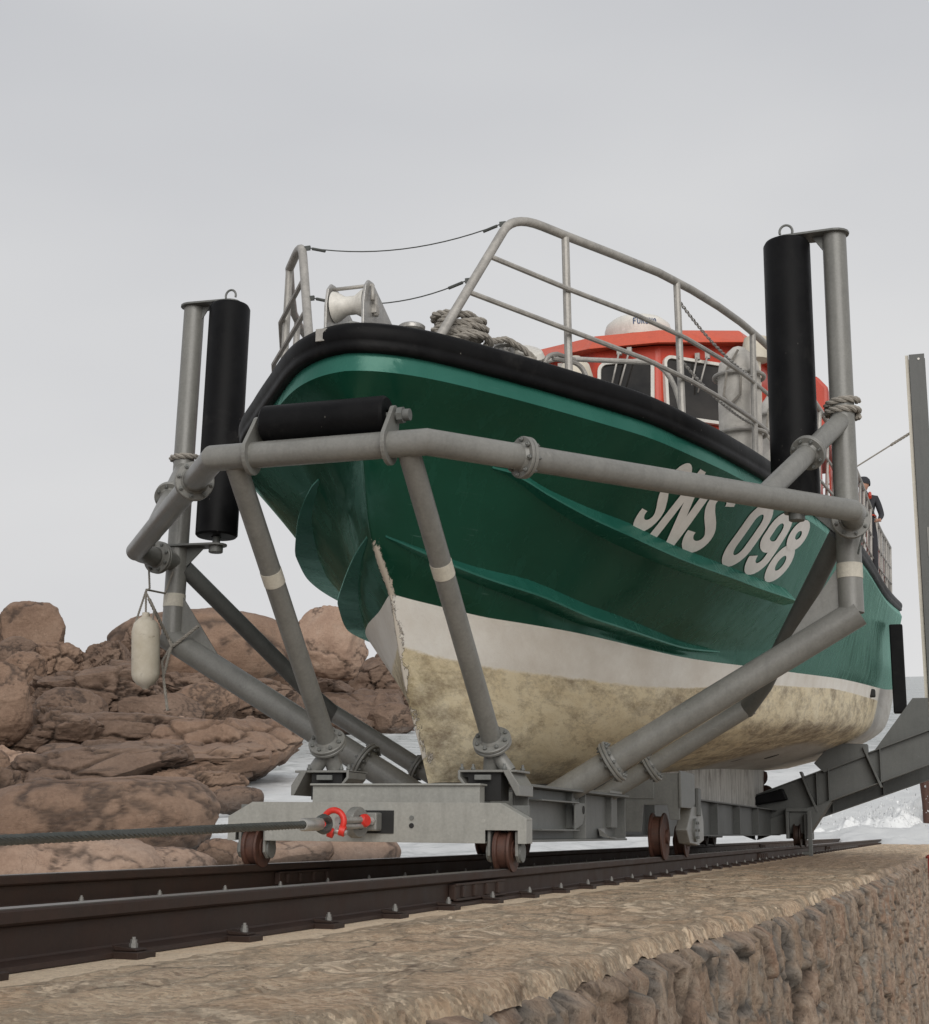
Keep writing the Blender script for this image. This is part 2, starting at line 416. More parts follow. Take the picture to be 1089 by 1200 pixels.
B2 = Curve([(-1.62, 0, 1.02), (-1.58, .022, 1.02), (-1.4, .09, 1.03), (-.8, .32, 1.07), (1.3, .85, 1.10), (5, 1.40, 1.30), (10, 1.80, 1.62), (16, 1.95, 1.98), (20, 1.98, 2.25)])
WL = Curve([(-1.92, 0, 1.56), (-1.89, .022, 1.56), (-1.8, .075, 1.55), (-1.55, .21, 1.53), (-1.2, .43, 1.50), (-.15, .82, 1.51), (1.3, 1.07, 1.55), (4.8, 1.55, 1.78), (9, 1.90, 2.1), (16, 2.14, 2.62), (20, 2.20, 2.98)])
LS = Curve([(-2.27, 0, 1.90), (-2.245, .015, 1.89), (-2.16, .065, 1.865), (-1.95, .185, 1.80), (-1.52, .38, 1.71), (-.95, .60, 1.65), (-.29, .80, 1.59), (1.3, 1.06, 1.62), (2.7, 1.29, 1.73), (5, 1.64, 1.97), (10, 2.02, 2.35), (16, 2.2, 2.9), (20, 2.26, 3.25)])
US = Curve([(-2.43, 0, 2.38), (-2.405, .025, 2.38), (-2.33, .10, 2.378), (-2.1, .33, 2.37), (-1.66, .62, 2.34), (-1.36, .80, 2.22), (-1, .94, 2.14), (-.48, 1.12, 2.08), (.14, 1.31, 2.05), (1.3, 1.56, 2.08), (2.74, 1.76, 2.17), (6, 2.02, 2.5), (10, 2.15, 2.98), (16, 2.24, 3.45), (20, 2.30, 3.9)])
SLt = [(-2.66, 0, 2.83), (-2.57, .26, 2.82), (-2.13, .66, 2.80), (-1.7, 1.0, 2.77), (-1.3, 1.30, 2.74), (-.8, 1.50, 2.74), (0, 1.70, 2.77), (1.2, 1.90, 2.83), (4, 2.10, 3.08), (9, 2.22, 3.56), (13.5, 2.29, 3.86), (16, 2.33, 4.10), (20, 2.37, 4.55)]
SL = Curve(SLt)
KN = Curve([(y - (.03 if i == 0 else 0), x + (.045 if i else 0), z - .125) for i, (y, x, z) in enumerate(SLt)])
def section_grid(curves, nu, nv):
    """rows between the named curves, pchip-smoothed across the section"""
    u = np.linspace(0, 1, nu); P = np.stack([c.at(u) for c in curves])     # k, nu, 3
    k = np.arange(len(curves)); vv = np.linspace(0, len(curves) - 1, (len(curves) - 1) * nv + 1)
    out = np.zeros((len(vv), nu, 3))
    for j in range(nu):
        for a in range(3): out[:, j, a] = pchip(k, P[:, j, a])(vv)
    return out
NU = 110
BOT = section_grid([KE, B1, B2, WL], NU, 8)
TOPS = section_grid([WL, LS, US, KN], NU, 8)
STRIP = np.stack([KN.at(np.linspace(0, 1, NU)), SL.at(np.linspace(0, 1, NU)), SL.at(np.linspace(0, 1, NU)) + np.array([0, 0, .145])])

exec_tail = None
# ------------------------------------------------------------------ the lifeboat
boat = thing('lifeboat', 'green hulled lifeboat with orange wheelhouse and fouled cream bottom sitting on the grey cradle', 'lifeboat', (0, 0, .5))
BO = ORG[boat.name]
def shell(name, grids, mat, attrs=None):
    """port + starboard surfaces in one mesh"""
    vs = []; fs = []; at = {k: [] for k in (attrs or {})}
    for gi, G in enumerate(grids):
        for sgn in (1, -1):
            o = len(vs); n, m, _ = G.shape
            for i in range(n):
                for j in range(m):
                    p = G[i, j]; vs.append((sgn * p[0] - BO.x, p[1] - BO.y, p[2] - BO.z))
                    for k in at: at[k].append(attrs[k][gi][i, j])
            for i in range(n - 1):
                for j in range(m - 1):
                    q = [o + i * m + j, o + i * m + j + 1, o + (i + 1) * m + j + 1, o + (i + 1) * m + j]
                    fs.append(q[::-1] if sgn < 0 else q)
    me = bpy.data.meshes.new(name); me.from_pydata(vs, [], fs)
    for k, a in at.items():
        x = me.attributes.new(k, 'FLOAT', 'POINT'); x.data.foreach_set('value', a)
    bm = bmesh.new(); bm.from_mesh(me); bmesh.ops.remove_doubles(bm, verts=bm.verts, dist=.0008)
    bmesh.ops.recalc_face_normals(bm, faces=bm.faces)
    for f in bm.faces: f.smooth = True
    for e in bm.edges:
        if len(e.link_faces) == 2 and e.calc_face_angle(0) > math.radians(28): e.smooth = False
    bm.to_mesh(me); bm.free(); me.materials.append(mat)
    o = bpy.data.objects.new(name, me); COL.objects.link(o); o.parent = boat; ORG[o.name] = BO
    return o
# attributes for the bottom paint
uu = np.linspace(0, 1, NU); yB = BOT[:, :, 1]; zW = WL.at(uu)[:, 2][None, :]
wid = np.interp(BOT[:, :, 1], [-2, 1, 4, 8, 16], [.31, .27, .15, .13, .22])
below = (zW - BOT[:, :, 2]) / wid
low = np.clip(1 - (BOT[:, :, 2] - KE.at(uu)[:, 2][None, :]) / .30, 0, 1)
low = low * np.clip((BOT[:, :, 1] + 1.0) / 4.0, .0, .75)
stemm = np.clip(1 - (BOT[:, :, 1] + 1.75) / .55, 0, 1) * np.clip((1.35 - BOT[:, :, 2]) / .3, 0, 1)
aft = np.clip((BOT[:, :, 1] - 5.5) / 5, 0, 1) * np.clip(1.25 - (BOT[:, :, 2] - KE.at(uu)[:, 2][None, :]) / .5, 0, 1)
aft = np.maximum(aft, np.clip((BOT[:, :, 1] - 14.0) / 1.8, 0, 1))
chipb = np.clip(1.0 - np.abs(BOT[:, :, 0]) / .036, 0, 1) * np.clip((BOT[:, :, 2] - .55) / .1, 0, 1) * (BOT[:, :, 1] < -.9)
hull_bottom = shell('bottom_plating', [BOT], M['bottom'], dict(below=[below], low=[low], stem=[stemm], aft=[aft], chip=[chipb], rusty=[np.clip((BOT[:, :, 1] + .5) / 7, 0, 1) * np.clip((below - .8) / 3, 0, 1)]))
hull_bottom['label'] = 'cream boot stripe over yellow brown fouled bottom paint'
chip = np.clip(1.25 - np.abs(TOPS[:, :, 0]) / .035, 0, 1) * np.clip((1.90 - TOPS[:, :, 2]) / .12, 0, 1)
c2 = np.clip(1 - np.hypot((TOPS[:, :, 0] - .10) / .09, (TOPS[:, :, 2] - 1.70) / .05), 0, 1) * .5
hull_top = shell('topside_plating', [TOPS], M['green'], dict(chip=[np.maximum(chip, c2)]))
strip_ = shell('sheer_strip', [STRIP], M['green_skylit'], dict(chip=[np.zeros(STRIP.shape[:2])])); strip_['label'] = 'paler green strip under the black rubbing strake'
hull_top['label'] = 'glossy dark green topsides'
# transom
tr = MB(); ring = [BOT[i, -1] for i in range(BOT.shape[0])] + [TOPS[i, -1] for i in range(1, TOPS.shape[0])] + [STRIP[i, -1] for i in range(1, 3)]
vs = [Vector(p) for p in ring] + [Vector((-p[0], p[1], p[2])) for p in ring[::-1]]
tr.add(vs, [tuple(range(len(vs)))]); part('transom', tr, M['green'], boat)

# port BVH in track coordinates, for lettering
def port_bvh():
    vs = []; fs = []
    for G in (TOPS, STRIP):
        o = len(vs); n, m, _ = G.shape; vs += [Vector(p) for p in G.reshape(-1, 3)]
        fs += [(o + i * m + j, o + i * m + j + 1, o + (i + 1) * m + j + 1, o + (i + 1) * m + j) for i in range(n - 1) for j in range(m - 1)]
    return BVHTree.FromPolygons(vs, fs)
BV = port_bvh()

# spray rails: a wedge that grows out of the hull and fades back into it
def spray(curve, ya, yb, w, h, side, drop=0.0):
    mb = MB(); n = 44; rows = []
    for i in range(n + 1):
        t = i / n; y = ya + (yb - ya) * t; p = curve.aty(y)
        q = curve.aty(y + .03); tg = (q - p).normalized(); out = Vector((tg.y, -tg.x, 0)).normalized()
        if out.x < 0: out = -out
        k = min(1, (t / .22) ** .8) if t < .22 else 1.0
        if t > .93 and not drop: k = max(.02, (1 - t) / .07) ** .3
        if drop and t > 1 - drop: k = max(.02, (1 - t) / drop) ** .8
        hz = p.z + h * k; hit = BV.ray_cast(Vector((5, y, hz)), Vector((-1, 0, 0)))[0]
        a = (hit if hit else p + Vector((0, 0, h * k))) - out * .006; b = p + out * w * k; c = p + out * w * k - Vector((0, 0, .012)); d = p - Vector((0, 0, .028)) - out * .05
        rows.append([Vector((side * v.x, v.y, v.z)) for v in (a, b, c, d)])
    vs = [v for r in rows for v in r]
    fs = [(i * 4 + j, i * 4 + j + 1, (i + 1) * 4 + j + 1, (i + 1) * 4 + j) for i in range(n) for j in range(3)]
    fs += [(0, 1, 2, 3), (4 * n, 4 * n + 3, 4 * n + 2, 4 * n + 1)]
    mb.add(vs, fs, True)
    part('spray_rail', mb, M['green_skylit'], boat, auto=20)
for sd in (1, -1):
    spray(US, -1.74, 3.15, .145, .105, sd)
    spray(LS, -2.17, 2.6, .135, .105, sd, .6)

# rubbing strake
def belt():
    mb = MB(); us = np.linspace(0, 1, 150); C = SL.at(us)
    path = [Vector((-p[0], p[1], p[2])) for p in C[::-1]] + [Vector(p) for p in C[1:]]
    prof = [(-.03, -.012), (.035, -.012), (.050, .000), (.054, .03), (.050, .042), (.056, .056), (.064, .08), (.064, .115), (.056, .14), (.034, .157), (-.06, .162)]
    rows = []
    for i, p in enumerate(path):
        a = path[max(0, i - 1)]; b = path[min(len(path) - 1, i + 1)]; t = (b - a).normalized(); o = Vector((t.y, -t.x, 0)).normalized()
        if o.y > 0 and abs(p.x) < .3: o = -o
        if o.x * p.x < 0: o = -o
        rows.append([p + o * u + Vector((0, 0, w)) for u, w in prof])
    k = len(prof); vs = [v for r in rows for v in r]
    fs = [(i * k + j, i * k + j + 1, (i + 1) * k + j + 1, (i + 1) * k + j) for i in range(len(rows) - 1) for j in range(k - 1)]
    fs += [tuple(range(k)), tuple((len(rows) - 1) * k + j for j in range(k))[::-1]]
    mb.add(vs, fs, True); part('rubbing_strake', mb, M['rubber'], boat, auto=45)
belt()
# deck with a toe rail
mb = MB(); us = np.linspace(0, 1, 60); C = SL.at(us); rows = []
for p in C: rows.append([(p[0] * k, p[1], p[2] + .14 + .05 * (1 - k * k)) for k in (-1, -.6, 0, .6, 1)])
mb.add([v for r in rows for v in r], [(i * 5 + j, i * 5 + j + 1, (i + 1) * 5 + j + 1, (i + 1) * 5 + j) for i in range(len(rows) - 1) for j in range(4)], True)
part('deck', mb, M['deck'], boat)
def deckp(y, inset=.1, up=.155):
    p = SL.aty(y); return Vector((max(0, p.x - inset), y, p.z + up))
for sd in (1, -1):
    mb = MB(); pts = [deckp(y, .05, .165) for y in np.linspace(-2.45, 19.6, 60)]
    mb.tube([Vector((sd * p.x, p.y, p.z)) for p in pts], .018, 8); part('toe_rail', mb, M['galv'], boat)

# skeg, propeller, rudder, hull fittings
mb = MB(); mb.prism([(0, 4.6, .50), (0, 15.3, .585), (0, 15.6, 1.30), (0, 4.2, .85)], (-.11, 0, 0), (.11, 0, 0))
def _sk():
    m = NM('streaked grey antifouling')
    s1 = m.noise(6, 8, .7, vec=m.co((1, 3.0, .25))); s2 = m.noise(3, 8, .7)
    c = m.ramp(s1, [(.3, (.22, .21, .19)), (.55, (.5, .49, .46)), (.8, (.68, .67, .64))])
    m.base(m.mix(m.ramp(s2, [(.5, 0.0), (.7, .6)]), c, (.10, .075, .055))).rough(.8); return m.m
part('skeg', mb, _sk(), boat, bevel=.02)
mb = MB(); mb.lathe((0, 15.45, .95), (0, 1, 0), [(0, .0), (0, .07), (.12, .08), (.22, .04), (.26, 0)], 16)
for k in range(4):
    a = k * PI / 2 + .4; R = Matrix.Rotation(a, 3, 'Y')
    vs = []
    for i in range(5):
        t = i / 4; r = .07 + .23 * t; wv = .1 * math.sin(PI * (.25 + .6 * t))
        vs += [Vector((0, 15.55, .95)) + R @ Vector((-wv, -.05, r)), Vector((0, 15.55, .95)) + R @ Vector((wv, .05, r))]
    mb.add(vs, [(2 * i, 2 * i + 1, 2 * i + 3, 2 * i + 2) for i in range(4)], True)
part('propeller', mb, M['rust'], boat)
mb = MB(); mb.prism([(0, 15.75, .5), (0, 16.2, .5), (0, 16.25, 1.5), (0, 15.7, 1.5)], (-.035, 0, 0), (.035, 0, 0)); part('rudder', mb, M['bottom'], boat, bevel=.01)
for (x, y, z) in ((.55, 9.0, 1.14), (.75, 11.0, 1.27)):
    mb = MB(); mb.disc((x, y, z), (.3, 0, -1), .11, .06, 18); part('hull_inlet', mb, M['darkhole'], boat)
mb = MB(); mb.box((2.03, 13.2, 2.3), (.16, .16, .12)); part('hull_anode', mb, M['darkhole'], boat, bevel=.02)

# lettering
def glyph(ch):
    def arc(cx, cy, rx, ry, a0, a1, n=14): return [(cx + rx * math.cos(math.radians(a0 + (a1 - a0) * i / n)), cy + ry * math.sin(math.radians(a0 + (a1 - a0) * i / n))) for i in range(n + 1)]
    if ch == 'S': return [arc(.30, .73, .19, .165, 5, 215, 18) + [(.22, .56), (.38, .44)] + arc(.30, .27, .19, .165, 35, -185, 18)], .6
    if ch == 'N': return [[(.11, 0), (.11, 1)], [(.11, .97), (.53, .03)], [(.53, 0), (.53, 1)]], .64
    if ch == '0': return [arc(.28, .68, .17, .215, 0, 180) + arc(.28, .32, .17, .215, 180, 360) + [(.45, .68)]], .56
    if ch == '9': return [arc(.28, .70, .17, .19, 0, 180) + arc(.28, .56, .17, .12, 180, 360) + [(.45, .70)], [(.45, .70), (.45, .32)] + arc(.28, .30, .17, .195, 0, -170)], .56
    if ch == '8': return [arc(.28, .74, .16, .155, -90, 270, 24), arc(.28, .30, .175, .20, 90, 450, 24)], .56
    return [], .34
def ribbon(path, w):
    """flat stroke as a strip of quads with mitres; returns verts and faces in 2D"""
    P = [Vector(p) for p in path]; L = []; n = len(P)
    # resample to short steps
    Q = [P[0]]
    for a, b in zip(P, P[1:]):
        k = max(1, int((b - a).length / .05))
        for i in range(1, k + 1): Q.append(a.lerp(b, i / k))
    P = Q; n = len(P); vs = []
    closed = (P[0] - P[-1]).length < .02
    for i in range(n):
        a = P[i - 1] if i > 0 else (P[-2] if closed else P[0]); b = P[i + 1] if i < n - 1 else (P[1] if closed else P[-1])
        t = (b - a).normalized(); o = Vector((-t.y, t.x))
        for k in (-1, -.33, .33, 1): vs.append(P[i] + o * w / 2 * k)
    return vs, [(i * 4 + j, i * 4 + j + 1, i * 4 + 5 + j, i * 4 + 4 + j) for i in range(n - 1) for j in range(3)]
def text_on_hull(txt, quad, w):
    """quad: three columns (start, middle, end) of (bottom, top) points given as (y, z)"""
    total = sum(glyph(c)[1] for c in txt); x0 = 0
    mb = MB(); lift = 0
    for ch in txt:
        strokes, adv = glyph(ch)
        for st in strokes:
            vs, fs = ribbon(st, w); out = []
            lift += 1
            for v in vs:
                s = (x0 + v.x) / total; h = v.y
                l0, l1, l2 = (1 - s) * (1 - 2 * s), 4 * s * (1 - s), s * (2 * s - 1)
                b = [quad[0][0][i] * l0 + quad[1][0][i] * l1 + quad[2][0][i] * l2 for i in (0, 1)]
                t = [quad[0][1][i] * l0 + quad[1][1][i] * l1 + quad[2][1][i] * l2 for i in (0, 1)]
                yy = b[0] + (t[0] - b[0]) * h; zz = b[1] + (t[1] - b[1]) * h
                hit = BV.ray_cast(Vector((5, yy, zz)), Vector((-1, 0, 0)))
                p = hit[0] if hit[0] else Vector((1.9, yy, zz)); nn = hit[1] if hit[0] else Vector((1, 0, 0))
                if nn.x < 0: nn = -nn
                out.append(p + nn * (.004 + .0006 * (lift % 5)))
            mb.add(out, fs, True)
        x0 += adv
    return mb
TEXTQ = [((-.62, 2.165), (-.70, 2.60)), ((.50, 2.135), (.56, 2.62)), ((2.42, 2.235), (2.94, 2.87))]
o = part('registration_number', text_on_hull('SNS 098', TEXTQ, .172), M['letter'], boat, recalc=False)
o['label'] = 'white SNS 098 lettering on the bow'

# ---- deck railing (pulpit)
def arcpts(a, b, c, n=7):
    """round the corner b between a and c"""
    a, b, c = map(Vector, (a, b, c)); return [a.lerp(b, t).lerp(b.lerp(c, t), t) for t in [i / n for i in range(n + 1)]]
for sd in (1, -1):
    X = lambda p: Vector((sd * p[0], p[1], p[2]))
    foot = (.41, -2.28, 3.0); bend = (.715, -1.80, 3.93)
    tops = [(.96, -1.46, 3.90), (1.46, -.25, 3.99), (1.80, 1.28, 4.10), (1.98, 3.0, 4.24), (2.06, 4.6, 4.38), (2.11, 6.2, 4.54), (2.15, 7.8, 4.71), (2.17, 9.4, 4.88), (2.18, 11.0, 5.0), (2.20, 12.6, 5.08), (2.22, 14.2, 5.2), (2.24, 15.6, 5.3), (2.26, 17.4, 5.5), (2.28, 19.3, 5.7)]
    f, bq = Vector(foot), Vector(bend)
    a = f.lerp(bq, .86); c = bq.lerp(Vector(tops[0]), .55)
    # smooth top line
    yt = pchip([t[1] for t in tops], [t[0] for t in tops]); zt = pchip([t[1] for t in tops], [t[2] for t in tops])
    line = [f] + arcpts(a, bq, c) + [Vector((float(yt(y)), y, float(zt(y)))) for y in np.linspace(-1.46, 19.3, 44)]
    part('top_rail', MB().tube([X(p) for p in line], .0285, 12), M['galv'], boat)
    for k, frac in enumerate((.62, .33)):
        pts = [f.lerp(bq, frac + .03)]
        for y in np.linspace(-1.46, 19.3, 34):
            d = deckp(y, .1); t = Vector((float(yt(y)), y, float(zt(y)))); pts.append(d.lerp(t, frac))
        part('mid_rail', MB().tube([X(p) for p in pts], .0165, 8), M['galv'], boat)
    for i, t in enumerate(tops):
        b = deckp(t[1], .12, .15); b.x = min(b.x, t[0] + .02)
        m1 = MB(); m1.tube([X(b), X((t[0], t[1], t[2] - .005))], .025, 10)
        m1.disc(X(b + Vector((0, 0, .035))), (0, 0, 1), .045, .012, 14)
        part('stanchion', m1, M['galv'], boat)
    for y in np.arange(3.8, 19.2, .8):
        b = deckp(y, .12, .15); t = (float(yt(y)), y, float(zt(y)) - .005); part('stanchion', MB().tube([X(b), X(t)], .017, 8), M['galv'], boat)
# safety wires between the two pulpit halves
for z, k in ((3.86, 0), (3.42, 1)):
    t = (z - 3.0) / .93; a = Vector((.41, -2.28, 3.0)).lerp(Vector((.715, -1.8, 3.93)), t); mb = MB()
    a = a - Vector((.05, 0, 0))
    mb.tube([Vector((a.x * (1 - 2 * i / 14), a.y, a.z - .085 * (1 - (1 - 2 * i / 14) ** 2))) for i in range(15)], .0038, 6)
    for s in (1, -1):
        mb.box((s * (a.x + .015), a.y, a.z), (.04, .012, .03)); mb.tube([(s * (a.x - .02), a.y, a.z - .008), (s * (a.x - .11), a.y, a.z - .035)], .010, 8)
    part('safety_wire', mb, M['wire'], boat)

# ---- bow roller fairlead
ox, oy, oz = -.04, -2.52, 2.965
for sx in (-.115, .115):
    mb = MB(); poly = [(0, -.12, 0), (0, -.125, .16), (0, -.10, .27), (0, -.055, .315), (0, 0, .32), (0, .05, .30), (0, .42, .13), (0, .42, 0)]
    mb.prism([(ox + sx, oy + p[1], oz + p[2]) for p in poly], (-.008, 0, 0), (.008, 0, 0))
    part('fairlead_cheek', mb, M['steel'], boat, bevel=.003)
mb = MB(); mb.lathe((ox - .1, oy - .02, oz + .185), (1, 0, 0), [(0, .02), (0, .092), (.02, .085), (.07, .055), (.13, .055), (.18, .085), (.20, .092), (.20, .02)], 24)
part('fairlead_roller', mb, M['white'], boat)
mb = MB(); mb.tube([(ox - .13, oy - .03, oz + .29), (ox + .14, oy - .03, oz + .29)], .011, 10); mb.tube([(ox + .135, oy - .03, oz + .29), (ox + .145, oy - .05, oz + .19)], .012, 8)
mb.tube([(ox + .13, oy + .02, oz + .25), (ox + .14, oy + .02, oz + .12)], .016, 8); mb.box((ox + .135, oy + .02, oz + .16), (.03, .05, .05))
part('fairlead_pin', mb, M['galv'], boat)
mb = MB(); mb.prism([(ox - .14, oy - .16, oz - .045), (ox - .14, oy - .12, oz + .012), (ox - .14, oy + .40, oz + .012), (ox - .14, oy + .4, oz - .02), (ox - .14, oy - .155, oz - .075)], (0, 0, 0), (.31, 0, 0))
part('fairlead_base', mb, M['steel'], boat, bevel=.004)
mb = MB(); mb.box((ox - .01, oy - .175, oz - .035), (.27, .012, .075)); part('fairlead_lip', mb, M['galv'], boat, bevel=.003)

# ---- bollards, cleats and vent on the foredeck
def lathe_part(name, c, prof, mat, seg=22, axis=(0, 0, 1)): return part(name, MB().lathe(c, axis, prof, seg), mat, boat)
for (x, y) in ((.17, -2.1), (.62, -1.62)):
    z = 2.98; lathe_part('bollard', (x, y, z), [(0, .075), (.0, .085), (.01, .06), (.14, .055), (.15, .08), (.17, .082), (.18, .07), (.18, .0)], M['steel'])
mb = MB()
mb.tube(arcpts((.80, -1.45, 2.98), (.80, -1.45, 3.13), (.88, -1.36, 3.15)) + [Vector((.97, -1.27, 3.13))], .016, 8)
mb.tube([Vector((.86, -1.40, 3.11))] + arcpts((.97, -1.28, 3.11), (1.03, -1.2, 3.10), (1.04, -1.19, 2.95)), .016, 8)
part('deck_cleat', mb, M['galv'], boat)
lathe_part('deck_vent', (.68, -1.45, 3.02), [(0, .05), (.09, .06), (.1, .11), (.12, .12), (.15, .10), (.17, 0)], M['white'], axis=(.3, -.5, .8))
lathe_part('mushroom_vent', (.05, 2.5, 3.25), [(0, .07), (.9, .07), (.92, .16), (1.0, .165), (1.12, .13), (1.2, .05), (1.21, 0)], M['buoy'])
mb = MB()
mb.tube([Vector((.15, .5, 3.05))] + arcpts((.16, .5, 3.6), (.17, .5, 3.74), (.4, .52, 3.77)) + arcpts((1.12, .62, 3.70), (1.3, .66, 3.62), (1.33, .68, 3.2)), .02, 10)
part('hoop_rail', mb, M['galv'], boat)

# ---- wheelhouse
wh = [(-.34, 4.9), (.38, 4.9), (1.18, 5.6), (1.38, 6.6), (1.38, 10.2), (-1.38, 10.2), (-1.38, 6.6), (-1.18, 5.6)]
def wz(y): return 5.34 + min(y - 4.9, .7) * .22 + max(0, y - 5.6) * .055
mb = MB(); n = len(wh); bot = [(x, y, 3.2) for x, y in wh]
mb.add(bot + [(x * .97, y + (.06 if y < 6 else 0), wz(y)) for x, y in wh], [(i, (i + 1) % n, n + (i + 1) % n, n + i) for i in range(n)])
house = part('wheelhouse', mb, M['orange'], boat, bevel=.03)
mb = MB(); e = [(x * 1.07, y - (.10 if y < 6 else 0), wz(y) - .02) for x, y in wh]; t1 = [(x * .98, y + (.10 if y < 6 else 0), wz(y) + .19) for x, y in wh]; t2 = [(x * .7, y + (.5 if y < 6 else -.3), wz(y) + .25) for x, y in wh]
mb.add(e + t1 + t2, [tuple(range(n))[::-1]] + [(k * n + i, k * n + (i + 1) % n, (k + 1) * n + (i + 1) % n, (k + 1) * n + i) for k in (0, 1) for i in range(n)] + [tuple(range(2 * n, 3 * n))])
part('roof', mb, M['orange_skylit'], boat, bevel=.02, label='orange wheelhouse roof edge with sky light painted into its colour')
def window(a, b, z0, z1, lean):
    """rounded window between plan points a and b, from z0 to z1"""
    a = Vector((a[0], a[1], 0)); b = Vector((b[0], b[1], 0)); d = (b - a); L = d.length; d.normalize(); nrm = Vector((d.y, -d.x, 0))
    if nrm.y > .2 or (abs(nrm.y) < .2 and nrm.x * (a.x + b.x) < 0): nrm = -nrm
    def rr(m, r, off):
        out = []
        for cx, cz, a0 in ((L - m - r, z1 - m - r, 0), (m + r, z1 - m - r, 90), (m + r, z0 + m + r, 180), (L - m - r, z0 + m + r, 270)):
            for k in range(6):
                q = math.radians(a0 + 18 * k); s = cx + r * math.cos(q); z = cz + r * math.sin(q)
                out.append(a + d * s + nrm * (off - lean * (z - z0) / (z1 - z0)) + Vector((0, 0, z)))
        return out
    o1 = rr(0, .10, .035); i1 = rr(.035, .07, .035); i0 = rr(.035, .07, .004); o0 = rr(0, .10, -.02); N = len(o1)
    mb = MB(); mb.add(o1 + i1 + i0 + o0, [(i, (i + 1) % N, N + (i + 1) % N, N + i) for i in range(N)] + [(N + i, N + (i + 1) % N, 2 * N + (i + 1) % N, 2 * N + i) for i in range(N)] + [(3 * N + i, 3 * N + (i + 1) % N, (i + 1) % N, i) for i in range(N)])
    fr = part('window', mb, M['white'], house)
    g = MB(); g.add(rr(.034, .07, .008), [tuple(range(N))]); part('pane', g, M['glass'], fr)
    return a, d, nrm
window((-.29, 4.9), (.33, 4.9), 4.50, 5.20, .05)
window((.44, 4.95), (1.12, 5.55), 4.52, 5.24, .05)
window((-1.12, 5.55), (-.42, 4.97), 4.52, 5.24, .05)
for sd in (1, -1):
    for y0 in (6.8, 8.1, 9.1): window((sd * 1.375, y0), (sd * 1.375, y0 + (.95 if y0 < 9 else .7)), 4.6, 5.25, .03)
for (x, y, a) in ((.02, 4.84, 0), (.80, 5.24, .7), (-.72, 5.16, -.7)):
    mb = MB(); mb.box((x - .05, y, 5.27), (.05, .05, .07)); mb.box((x + .06, y, 5.27), (.05, .05, .07))
    mb.tube([(x - .05, y - .03, 5.25), (x - .14, y - .04, 4.85)], .011, 6); mb.tube([(x + .06, y - .03, 5.25), (x - .05, y - .04, 4.85)], .011, 6)
    part('wiper', mb, M['galv'], boat)
mb = MB(); mb.box((1.25, 5.6, 5.33), (.26, .2, .16)); part('floodlight', mb, M['darkhole'], boat, bevel=.02)
rz = 5.75
mb = MB(); mb.lathe((-.05, 6.0, rz - .2), (0, 0, 1), [(0, .15), (.20, .15), (.21, .37), (.28, .385), (.33, .39), (.40, .37), (.46, .30), (.50, .18), (.515, 0)], 36)
radar = part('radar_dome', mb, M['white'], boat)
part('radar_base', MB().lathe((-.05, 6.0, rz - .12), (0, 0, 1), [(0, .22), (.06, .30), (.155, .36), (.16, .2)], 30), M['darkhole'], radar)
# FURUNO on the front of the dome
def small_text(txt, c, r, h, a0):
    G = {'F': [[(.08, 0), (.08, 1)], [(0, .92), (.5, .92)], [(.0, .5), (.42, .5)]], 'U': [[(.08, 1), (.08, .2), (.16, .08), (.36, .08), (.44, .2), (.44, 1)]],
         'R': [[(.08, 0), (.08, 1)], [(0, .92), (.36, .92), (.44, .8), (.44, .62), (.36, .5), (0, .5)], [(.24, .5), (.46, 0)]], 'N': [[(.08, 0), (.08, 1)], [(.08, .95), (.44, .05)], [(.44, 0), (.44, 1)]],
         'O': [[(.08, .25), (.08, .75), (.16, .92), (.36, .92), (.44, .75), (.44, .25), (.36, .08), (.16, .08), (.08, .25)]]}
    mb = MB(); x0 = 0
    for ch in txt:
        for st in G[ch]:
            vs, fs = ribbon(st, .16)
            mb.add([Vector((c[0] + (r + .004) * math.sin(a0 + (x0 + v.x) * h / r), c[1] - (r + .004) * math.cos(a0 + (x0 + v.x) * h / r), c[2] + v.y * h)) for v in vs], fs)
        x0 += .62
    return mb
part('maker_lettering', small_text('FURUNO', (-.05, 6.0, rz + .105), .39, .075, .05), M['navy'], radar, recalc=False)
# mast and aft shelter
mb = MB(); mb.prism([(1.5, 7.0, 4.6), (2.0, 7.0, 4.6), (2.0, 7.0, 5.35), (1.88, 7.0, 5.5), (1.6, 7.0, 5.5)], (0, 0, 0), (0, 1.3, 0)); 
part('liferaft_cover', mb, M['orange'], boat, bevel=.04)
mb = MB(); mb.lathe((1.5, 4.2, 3.3), (0, 0, 1), [(0, .04), (1.5, .04), (1.52, .13), (1.62, .15), (1.75, .12), (1.8, 0)], 20); part('searchlight', mb, M['buoy'], boat)
for i in range(9):
    y = 3.4 + i * 1.6; d = deckp(y, .16, .22); mb = MB(); mb.box((d.x, y + .3, d.z + .40), (.02, .85, .62)); part('orange_dodger', mb, M['orange'], boat, label='orange canvas dodger laced inside the aft railing')

